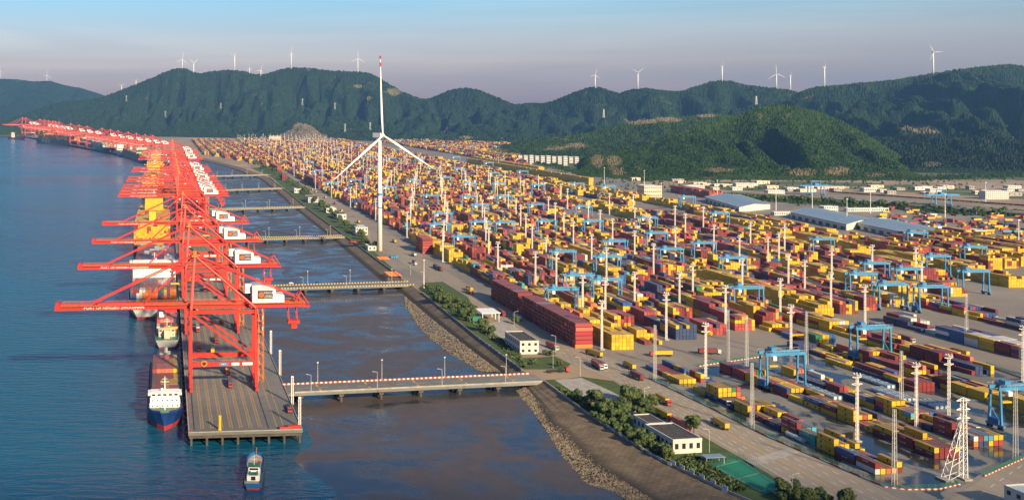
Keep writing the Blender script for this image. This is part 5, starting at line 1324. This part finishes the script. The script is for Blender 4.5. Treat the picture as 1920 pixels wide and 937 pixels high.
# sports court
a, b, c, d = P(1432,926), P(1474,916), P(1385,858), P(1330,872)
cen = (a+b+c+d)/4; t = thing('sports_court', 'green sports court with net fence beside the seawall', 'sports court', (cen.x, cen.y, 0)); q = [p - cen for p in (a, b, c, d)]
MB().sheet(q, .16).build('court_surface', M['cgreen'], t)
ln = MB(); qi = [p * .84 for p in q]
for i in range(4): ln.beam((qi[i].x,qi[i].y,.18), (qi[(i+1)%4].x,qi[(i+1)%4].y,.18), .12, .02)
e, f = (qi[0]+qi[3])/2, (qi[1]+qi[2])/2; ln.beam((e.x,e.y,.18), (f.x,f.y,.18), .12, .02); ln.build('court_line', M['whiteline'], t)
M['net'] = mat('net_green', (.02, .13, .12), .8, .2)
fn = MB()
for i in range(4):
    p, r_ = q[i], q[(i+1) % 4]; n = int((r_ - p).length / 2)
    for k in range(n): s = p.lerp(r_, k / n); fn.beam((s.x,s.y,.1), (s.x,s.y,3.2), .09)
    for z in (.3, .8, 1.3, 1.8, 2.3, 2.8, 3.2): fn.beam((p.x,p.y,z), (r_.x,r_.y,z), .06)
fn.build('net_fence', M['net'], t)
p = P(1322, 868); t = thing('shelter', 'small blue-roofed open shelter beside the sports court', 'shelter', (p.x, p.y, 0), TB)
MB().box(-1, 9, -2.5, 2.5, 3.1, 3.4).build('roof', M['bluesteel'], t)
for x in (-.4, 8.4):
    for y in (-2, 2): MB().box(x-.1, x+.1, y-.1, y+.1, 0, 3.1).build('post', M['steel'], t)
# buildings along the far sea road
for i, (x, y, lu, lv, h, rf_, lab) in enumerate(((667,441,24,16,10,'roofgrey','white shed with blue-grey roof by the sea road bridge'), (632,412,34,14,8,'roofdark','white building with dark striped roof on the sea road'), (612,399,24,16,7,'signwhite','low white building on the sea road near the trees'), (578,380,44,18,9,'roofdark','long white building with dark roof panels on the sea road'), (552,362,20,14,8,'roofgrey','small pale far building by the shore trees'), (690,470,18,10,5,'roofgrey','pale equipment shed beside the turbine foot'))):
    building('roadside_building', lab, rect((x, y), lu, lv), h, 'bldwhite', rf_, 1 if h < 9 else 2)
# warehouses with low pitched roofs
def warehouse(pts, h, lab):
    nl, nr, fr, fl = [P(*p) for p in pts]; c = nl.copy(); q = [p - c for p in (nl, nr, fr, fl)]; t = thing('warehouse', lab, 'warehouse', (c.x, c.y, .05), 0, 'warehouses behind the yard')
    w = MB().prism(q, 0, h).build('wall', M['bldwhite'], t)
    ma, mb_ = (q[0]+q[1])/2, (q[2]+q[3])/2; z = h + 3.2; up = lambda p, zz: (p.x, p.y, zz)
    cen = sum(q, Vector())/4; o = [cen + (p - cen) * 1.03 for p in q]; ma2, mb2 = cen + (ma - cen)*1.03, cen + (mb_ - cen)*1.03
    rm = MB()
    for e0, e1 in ((o[0], o[3]), (o[1], o[2])):
        n = 16
        for k in range(n):
            a_, b_, c_, d_ = e0.lerp(e1, k/n), e0.lerp(e1, (k+.88)/n), ma2.lerp(mb2, (k+.88)/n), ma2.lerp(mb2, k/n)
            rm.add([up(a_,h-.2), up(b_,h-.2), up(c_,z), up(d_,z)], [(0,1,2,3)]); 
            e_, f_ = e0.lerp(e1, (k+1)/n), ma2.lerp(mb2, (k+1)/n); rm.add([up(b_,h-.12), up(e_,h-.12), up(f_,z+.08), up(c_,z+.08)], [(0,1,2,3)], 1)
    rm.build('roof', [M['bluesteel'], M['roofgrey']], t)
    gb = MB()
    for a_, b_, m_ in ((q[0], q[1], ma), (q[3], q[2], mb_)): gb.add([up(a_,h), up(b_,h), up(m_,z-.05)], [(0,1,2)])
    gb.build('gable', M['bldwhite'], t)
    for k in range(8):
        a_, b_ = q[0].lerp(q[3], (k+.2)/8), q[0].lerp(q[3], (k+.75)/8); n = Vector((-(b_-a_).y, (b_-a_).x, 0)).normalized()*.06
        n = n if n.dot(a_ - cen) > 0 else -n
        MB().prism([a_ - n, b_ - n, b_ + n, a_ + n], .1, 4.6).build('door', M['sign'], t)
warehouse(((1386,398),(1444,392),(1388,374),(1322,378)), 9, 'blue-roofed warehouse farthest left behind the yard')
warehouse(((1587,432),(1641,424),(1545,402),(1482,408)), 9, 'blue-roofed warehouse in the middle behind the yard')
warehouse(((1724,454),(1784,446),(1668,422),(1602,428)), 9, 'blue-roofed warehouse nearest the right behind the yard')
for x, y, lu, lv, h, lab in ((1452,404,10,60,5,'low blue roof strip below the left warehouse'), (1590,397,10,70,5,'low blue roof strip behind the middle warehouse')):
    building('shed', lab, rect((x, y), lu, lv), h, 'bldwhite', 'bluesteel', 1)
# far buildings
for i, (x, y, lu, lv, h, wl, fl, lab) in enumerate(((1208,371,30,34,22,'cream',3,'cream block with bright side face behind the yard'), (1848,374,16,46,15,'bldwhite',4,'white four-storey block on the bare ground at the right'), (1440,366,14,34,9,'bldwhite',2,'white building left of the blue rail crane'), (1545,398,14,24,9,'bldwhite',2,'white building between the warehouses'),
      (1286,358,14,40,10,'bldwhite',2,'white block by the foot of the front hill'), (1380,352,14,40,9,'bldwhite',2,'pale block below the front hill'), (1744,363,14,24,9,'bldwhite',2,'small white block beyond the right rail crane'), (1796,446,16,40,9,'bldwhite',2,'white office beside the right warehouse'), (505,265,40,60,26,'cream',3,'pale building below the quarry'), (1890,356,14,30,8,'bldwhite',2,'white block at the far right'),
      (1620,360,14,30,8,'bldwhite',1,'low block on the far bare ground'))):
    building('far_building', lab, rect((x, y), lu, lv), h, wl, 'roofgrey', fl, grp='buildings behind the yard')
for i in range(11):
    x = 972 + i * 10.6; y = 303 + (i % 3) * 2.4 + i * .35
    building('apartment_block', 'white apartment block below the terraced hill, %s from the left' % ordn(i), rect((x, y), 14, 12), 19 + (i * 7 % 3) * 4, 'bldwhite', 'grey', 4, grp='apartment blocks', wn=4)
fr = random.Random(17); k = 0
for i in range(44):
    x = fr.uniform(1180, 1915); y = 341 + (x - 1180) * .028 + fr.uniform(-4, 11)
    building('far_shed', 'small far shed on the flat ground below the hills, %s of the scattered sheds' % ordn(i), rect((x, y), fr.uniform(8, 16), fr.uniform(10, 34)), fr.uniform(3.5, 7), fr.choice(('bldwhite', 'cream', 'grey')), fr.choice(('roofgrey', 'bluesteel', 'rust', 'grey')), 1, 'shed', grp='scattered sheds', wn=3)
mm = MB()                                                     # roads and tracks crossing the flat ground
for q in (((1180,352),(1400,361),(1700,372),(1990,392)), ((1250,345),(1500,348),(1990,366)), ((1600,350),(1660,362),(1720,372)), ((1860,345),(1840,362),(1850,385))):
    pp = [P(*e) for e in q]
    for a_, b_ in zip(pp, pp[1:]): mm.beam((a_.x,a_.y,.2), (b_.x,b_.y,.2), 9, .1)
struct(mm.build('far_road', M['grey']))
tl = MB()                                                     # belt of scrub and small trees at the foot of the hills
for i in range(5200):
    s_ = fr.random(); x = 900 + 1080 * s_
    base = np.interp(x, [900, 1000, 1080, 1200, 1730, 1980], [291, 300, 322, 334, 334, 325]); y = base + fr.gauss(1, 2.4) + (fr.random() < .10) * fr.uniform(0, 22)
    if fr.random() < .4 and x > 1350: y = 376 + (x - 1400) * .066 + fr.gauss(-4, 2.5)
    p = P(x, max(282, y)); r0 = fr.uniform(1.4, 3.6); hgt = fr.uniform(3, 8)
    vs = [(p.x + r0*cx*fr.uniform(.6,1.2), p.y + r0*cy*fr.uniform(.6,1.2), hgt*cz*fr.uniform(.8,1.15)) for cx, cy, cz in ((1,0,.15),(.3,.95,.15),(-.8,.6,.15),(-.8,-.6,.15),(.3,-.95,.15),(.8,.2,.6),(-.1,.8,.65),(-.7,-.1,.6),(.1,-.8,.6),(0,0,1))]
    tl.add(vs, [(0,1,6,5),(1,2,6),(2,3,7),(2,7,6),(3,4,8,7),(4,0,5,8),(5,6,9),(6,7,9),(7,8,9),(8,5,9)])
tag(tl.build('scrub_belt', M['forest']), 'scattered scrub and small trees at the foot of the hills', 'plants', None, 'stuff')
# viaduct
a, b = P(1372, 366), P(1990, 412); d = b - a; L = d.length
t = thing('viaduct', 'long beige viaduct crossing behind the warehouses', 'bridge', (a.x, a.y, 0), math.atan2(d.y, d.x))
MB().box(0, L, -5, 5, 5.2, 7).box(0, L, -5.2, -4.8, 7, 8.2).box(0, L, 4.8, 5.2, 7, 8.2).build('deck', M['cream'], t)
for k in range(int(L / 22)): MB().box(k*22, k*22+1.6, -3, 3, 0, 5.2).build('pier', M['grey'], t)
# blue rail gantry cranes
def rail_gantry(p, lab):
    t = thing('rail_gantry_crane', lab, 'crane', p, TA, 'rail gantry cranes'); b_ = M['blue']
    for x in (-14, 14):
        for y in (-6, 6): MB().beam((x, y, 0), (x*.95, y*.7, 17), 1.4).build('leg', b_, t)
        MB().box(x-.7, x+.7, -8, 8, .6, 2).build('sill_beam', b_, t)
    for y in (-4, 4): MB().box(-30, 30, y-.9, y+.9, 17, 19.4).build('girder', b_, t)
    MB().beam((-9,0,27), (9,0,27), 1.2).beam((-9,0,19), (-9,0,27), 1).beam((9,0,19), (9,0,27), 1).box(-4, 4, -4, 4, 19.5, 23).build('trolley', b_, t)
rail_gantry(P(1530, 366), 'blue rail gantry crane left of the far railway'); rail_gantry(P(1765, 385), 'blue rail gantry crane at the right of the far railway')

# ------------------------------------------------------------------ trucks, cars, pallets
def make_truck(cm, name='truck'):
    t = thing('truck', 'x', 'truck')
    MB().profile([(-1.2, .9), (1.2, .9), (1.2, 3.2), (-1.2, 3.2)], 5.4, 7.6).build('cab', cm, t); MB().box(-1.05, 1.05, 7.6, 7.66, 1.9, 2.9).build('windscreen', M['glass'], t)
    MB().box(-.5, .5, -7, 6.6, .8, 1.15).box(-1.2, 1.2, -7, 4.4, 1.15, 1.4).build('chassis', M['black'], t)
    for y in (6.3, 2.6, 1.3, -4.6, -5.8):
        for x in (-1.05, 1.05): MB().tube((x-.18,y,.5), (x+.18,y,.5), .5, n=10).build('wheel', M['black'], t)
    return t
TK = {}
def put_truck(p, rz, lab, cm, box=None, boxlab=None):
    if cm not in TK: o = make_truck(M[cm]); TK[cm] = (o, kids_of(o))
    else: o = copy_tree(*TK[cm])
    o.location = p; o.rotation_euler = (0, 0, rz); tag(o, lab, 'truck', 'container trucks')
    if box:
        c = Vector((0, -1.2, 0)); c.rotate(Matrix.Rotation(rz, 3, 'Z')); L_ = 12.19 if boxlab is None or 'short' not in boxlab else 6.06
        q = tag(link('shipping_container', CM[L_], None, (p[0]+c.x, p[1]+c.y, p[2]+1.42), rz), boxlab or (box + ' container carried by the ' + lab.split(',')[0]), 'container', 'containers on trucks'); q.color = (*PAL[box], 0)
def dk(x, y): p = P(x, y); return (p.x, p.y, .03)
put_truck(dk(431,722), TA + math.pi, 'red-cabbed truck with a blue box under the nearest quay crane', 'rust', 'navy blue', 'blue container on the red truck under the nearest crane')
put_truck(dk(426,698), TA + math.pi, 'red-cabbed truck with a yellow box behind the blue-box truck', 'rust', 'yellow', 'yellow container on the truck under the nearest crane')
put_truck(dk(373,655), TA + math.pi, 'red truck with orange load beside the seaward rail', 'rust', 'orange', 'orange container on the truck by the seaward rail')
put_truck(dk(371,620), TA + math.pi, 'red truck with pale load under the second quay crane', 'rust', 'white', 'pale container on the truck under the second crane')
put_truck(dk(417,605), TA + math.pi, 'red truck in the middle of the deck beyond the nearest crane', 'rust')
put_truck(dk(541,768), TA + math.pi, 'red tractor parked at the land edge of the quay', 'rust')
put_truck((*P(1278,802).xy, .16), TB + math.pi, 'red truck with a salmon box parked behind the seawall buildings', 'rust', 'salmon', 'salmon container on the truck parked by the pale building')
put_truck((*P(1246,784).xy, .16), TB + math.pi, 'red truck with a yellow box parked in the trees', 'rust', 'yellow', 'yellow container on the truck among the trees')
put_truck((*P(1045,698).xy, .12), -R(82), 'red truck with empty yellow trailer at the bridge mouth', 'rust')
put_truck((*P(817,503).xy, .07), TA, 'dark truck on the sea road below the turbine', 'black', 'navy blue', 'dark container on the truck below the turbine')
for i, (x, y, c) in enumerate(((672,418,'yellow'),(640,397,'yellow'),(628,383,'brick red'),(610,372,'yellow'),(592,361,'yellow'),(585,357,'yellow'),(574,352,'yellow'),(560,343,'brick red'),(776,480,'white'))):
    put_truck((*P(x, y).xy, .07), TA, 'far truck on the sea road, %s from the turbine' % ordn(i), 'hullgrey', c, '%s container on the far road truck, %s from the turbine' % (c, ordn(i)))
def make_car(cm):
    t = thing('car', 'x', 'car')
    MB().profile([(-2.1,.35),(2.1,.35),(2.1,.85),(1.2,.95),(.7,1.45),(-1.2,1.45),(-1.8,.95),(-2.1,.9)], -.85, .85).build('body', M[cm], t)
    MB().box(-1.1,.6,-.87,.87,.98,1.36).build('window', M['glass'], t)
    for x in (-1.3, 1.3):
        for y in (-.8, .8): MB().tube((x,y-.1,.33), (x,y+.1,.33), .33, n=10).build('wheel', M['black'], t)
    return t
for (x, y, cm, lab) in ((546,532,'white','white car on the second bridge'), (595,531,'black','dark car on the second bridge')):
    c = make_car(cm); p = P(x, y); c.location = (p.x, p.y, .1); c.rotation_euler = (0, 0, R(3)); tag(c, lab, 'car', 'cars on the second bridge')
p = P(1905-40, 0+640) if False else P(1540, 640); t = thing('tank_truck', 'white tank truck on the cross street before the near blue crane', 'truck', (p.x, p.y, .07), TA + R(90))
MB().tube((0,-5,2), (0,4,2), 1.15, n=14).build('tank', M['signwhite'], t); MB().box(-1.1,1.1,4.6,6.6,.8,3).build('cab', M['white'], t); MB().box(-.6,.6,-5.4,6,.7,1).build('chassis', M['black'], t)
for y in (-4,-2.8,5.4):
    for x in (-1, 1): MB().tube((x-.15,y,.5), (x+.15,y,.5), .5, n=10).build('wheel', M['black'], t)
p = P(1345, 738); put_truck((p.x, p.y, .1), TB + math.pi, 'white-cabbed truck parked at the end of the yellow row', 'white')
p = P(1366, 757); put_truck((p.x, p.y, .1), TB + R(150), 'white truck tractor turning in the wet yard', 'white')
for i, (x, y, c) in enumerate(((398,660,'yellow'),(405,640,'maroon'),(388,598,'navy blue'),(392,575,'yellow'),(410,560,'brick red'),(384,545,'white'))):
    put_truck(dk(x, y), TA + math.pi * (i % 2), 'red-cabbed deck truck with %s box, %s up the middle lanes' % (c, ordn(i)), 'rust', c, '%s container on the %s truck up the middle deck lanes' % (c, ordn(i)))
for i, (x, y, c) in enumerate(((1240,668,'yellow'),(1330,664,'maroon'),(1180,690,'yellow'),(1500,636,'yellow'),(1640,615,'blue'),(1700,640,'maroon'),(1800,665,'yellow'),(1120,690,'brick red'),(1350,800,'yellow'),(940,590,'maroon'),(880,545,'yellow'))):
    put_truck((*P(x, y).xy, .09), TA + (math.pi if i % 2 else 0) + (R(86) if i in (0, 1, 3) else 0), 'yard truck with %s box on the open paving, %s of the loose trucks' % (c, ordn(i)), 'hullgrey' if i % 3 else 'rust', c, '%s container on the %s loose yard truck' % (c, ordn(i)))
for i in range(10):                                           # trucks on the sea road
    t_s = 5.4 + i * .62; l_, r_ = along(t_s); s_ = (.28, .66, .4, .8)[i % 4]; p = l_.lerp(r_, s_); l2, r2 = along(t_s + .05); d = l2.lerp(r2, s_) - p
    c = ('yellow','maroon','navy blue','yellow','brick red','white')[i % 6]; put_truck((p.x, p.y, .09), math.atan2(-d.x, d.y) + (math.pi if s_ < .5 else 0), 'sea road truck with %s box, %s along the road past the office' % (c, ordn(i)), ('rust','hullgrey','white')[i % 3], c, '%s container on the %s sea road truck past the office' % (c, ordn(i)))
# tank containers lying in rows
def make_tank():
    t = thing('tank_container', 'x', 'tank container'); MB().tube((0,-2.8,1.3), (0,2.8,1.3), 1.08, n=12).build('tank', M['roofgrey'], t)
    f = MB()
    for y in (-3, 3):
        for x in (-1.15, 1.15): f.beam((x,y,0), (x,y,2.5), .14)
        for z in (.07, 2.45): f.beam((-1.15,y,z), (1.15,y,z), .14)
    for x in (-1.15, 1.15):
        for z in (.07, 2.45): f.beam((x,-3,z), (x,3,z), .12)
    f.build('frame', M['bluesteel'], t); return t
tk = make_tank(); TKK = kids_of(tk); first_t = True; n_ = 0
for r_, (x, y, nb_, nr_) in enumerate(((1500,828,2,4), (1690,752,4,3), (1660,727,4,2), (1790,808,3,4), (1560,748,6,2), (1750,765,2,3))):
    o_ = P(x, y)
    for b_ in range(nb_):
        for q_ in range(nr_):
            p = o_ + UB * (b_ * 6.6) + VB * (q_ * 2.9); o = tk if first_t else copy_tree(tk, TKK); first_t = False
            o.location = (p.x, p.y, .1); o.rotation_euler = (0, 0, TB)
            tag(o, 'blue-grey tank container, %s in %s row of the %s tank group' % (ordn(b_), ordn(q_), ordn(r_)), 'tank container', 'tank containers in the wet yard')
# spreader frames and stores beside the turbine
for i, (x, y, n, cm, lab) in enumerate(((742,518,7,'orange','orange spreader frame laid out beside the sea road'), (722,487,5,'orange','orange spreader frame at the turbine foot'), (668,455,3,'red','red spreader frame beside the pale shed'))):
    o_ = P(x, y)
    for k in range(n):
        p = o_ + UA * (k * 4.2); f = MB()
        for yy in (-1.1, 1.1): f.box(-6, 6, yy-.15, yy+.15, .4, .8)
        for xx in (-6, -2, 2, 6): f.box(xx-.2, xx+.2, -1.2, 1.2, .3, .9)
        o = f.build('spreader_frame', M[cm]); o.location = (p.x, p.y, .1); o.rotation_euler = (0, 0, TA); tag(o, '%s, %s from its near end' % (lab, ordn(k)), 'spreader', 'spreader frames on the lot')
p = P(735, 484); t = thing('blue_pipe_stack', 'blue rolls stored at the turbine foot', 'pipes', (p.x, p.y, .1), TA)
for k in range(3): MB().tube((k*2.6,0,1.2), (k*2.6,7,1.2), 1.2, n=12).build('roll', M['blue'], t)
p = P(412, 805); t = thing('yellow_pillar', 'yellow upright pillar near the open end of the quay deck', 'pillar', (p.x, p.y, 0), TA)
MB().tube((0,0,.25), (0,0,7), .75, n=14).build('shaft', M['yellow'], t); MB().tube((0,0,0), (0,0,.25), 1.1, n=14).build('base_plate', M['yellow'], t); MB().tube((0,0,7), (0,0,7.3), .95, n=14).build('cap', M['yellow'], t)
for i, (x, y) in enumerate(((532,804),(540,803),(556,802))):
    p = P(x, y); o = MB().box(-2.2,2.2,-1,1,0,1.4).box(-2.3,2.3,-1.1,1.1,1.4,1.55).build('storage_bin', M['rust'] if i < 2 else M['red']); o.location = (p.x, p.y, 0); o.rotation_euler = (0,0,TA); tag(o, 'dark red storage bin on the quay end, %s from the left' % ordn(i), 'bin', 'bins on the quay end')
# street lamps on the sea road
sl_ = MB().tube((0,0,0), (0,0,11), .16, .09, 6).beam((0,0,11), (2.4,0,11.6), .14).box(2.0,3.2,-.2,.2,11.5,11.7).mesh('street_lamp', M['steel'])
for i, (x, y) in enumerate(((1486,938),(1330,848),(1208,765),(1088,704),(1037,690),(1042,660),(964,612),(794,532),(770,516),(692,450))):
    p = P(x, y); tag(link('street_lamp', sl_, None, (p.x, p.y, 0), TA + math.pi * (i % 2)), 'grey street lamp beside the sea road, %s from the bottom edge' % ordn(i), 'lamp post', 'street lamps on the sea road')
tallp = P(795, 540); tag(link('slim_mast', slim, None, (tallp.x, tallp.y, 0)), 'tall white lamp mast at the corner of the grove by the second bridge', 'lamp mast', 'slim masts behind the yard').scale = (.7, .7, .72)

# ------------------------------------------------------------------ haze
hz = MB().box(-15000, 16000, -3500, 15500, -9.0, 620)
o = hz.build('haze', None); o.data.materials.clear(); hm = bpy.data.materials.new('haze'); hm.use_nodes = True; t = hm.node_tree; t.nodes.clear()
ou = t.nodes.new('ShaderNodeOutputMaterial'); pv = t.nodes.new('ShaderNodeVolumePrincipled'); pv.inputs['Color'].default_value = (.22, .52, 1.0, 1); pv.inputs['Density'].default_value = 4.8e-5; pv.inputs['Anisotropy'].default_value = .2
t.links.new(pv.outputs[0], ou.inputs['Volume']); o.data.materials.append(hm); tag(o, 'thin bluish haze filling the air over the port', 'haze', None, 'stuff')
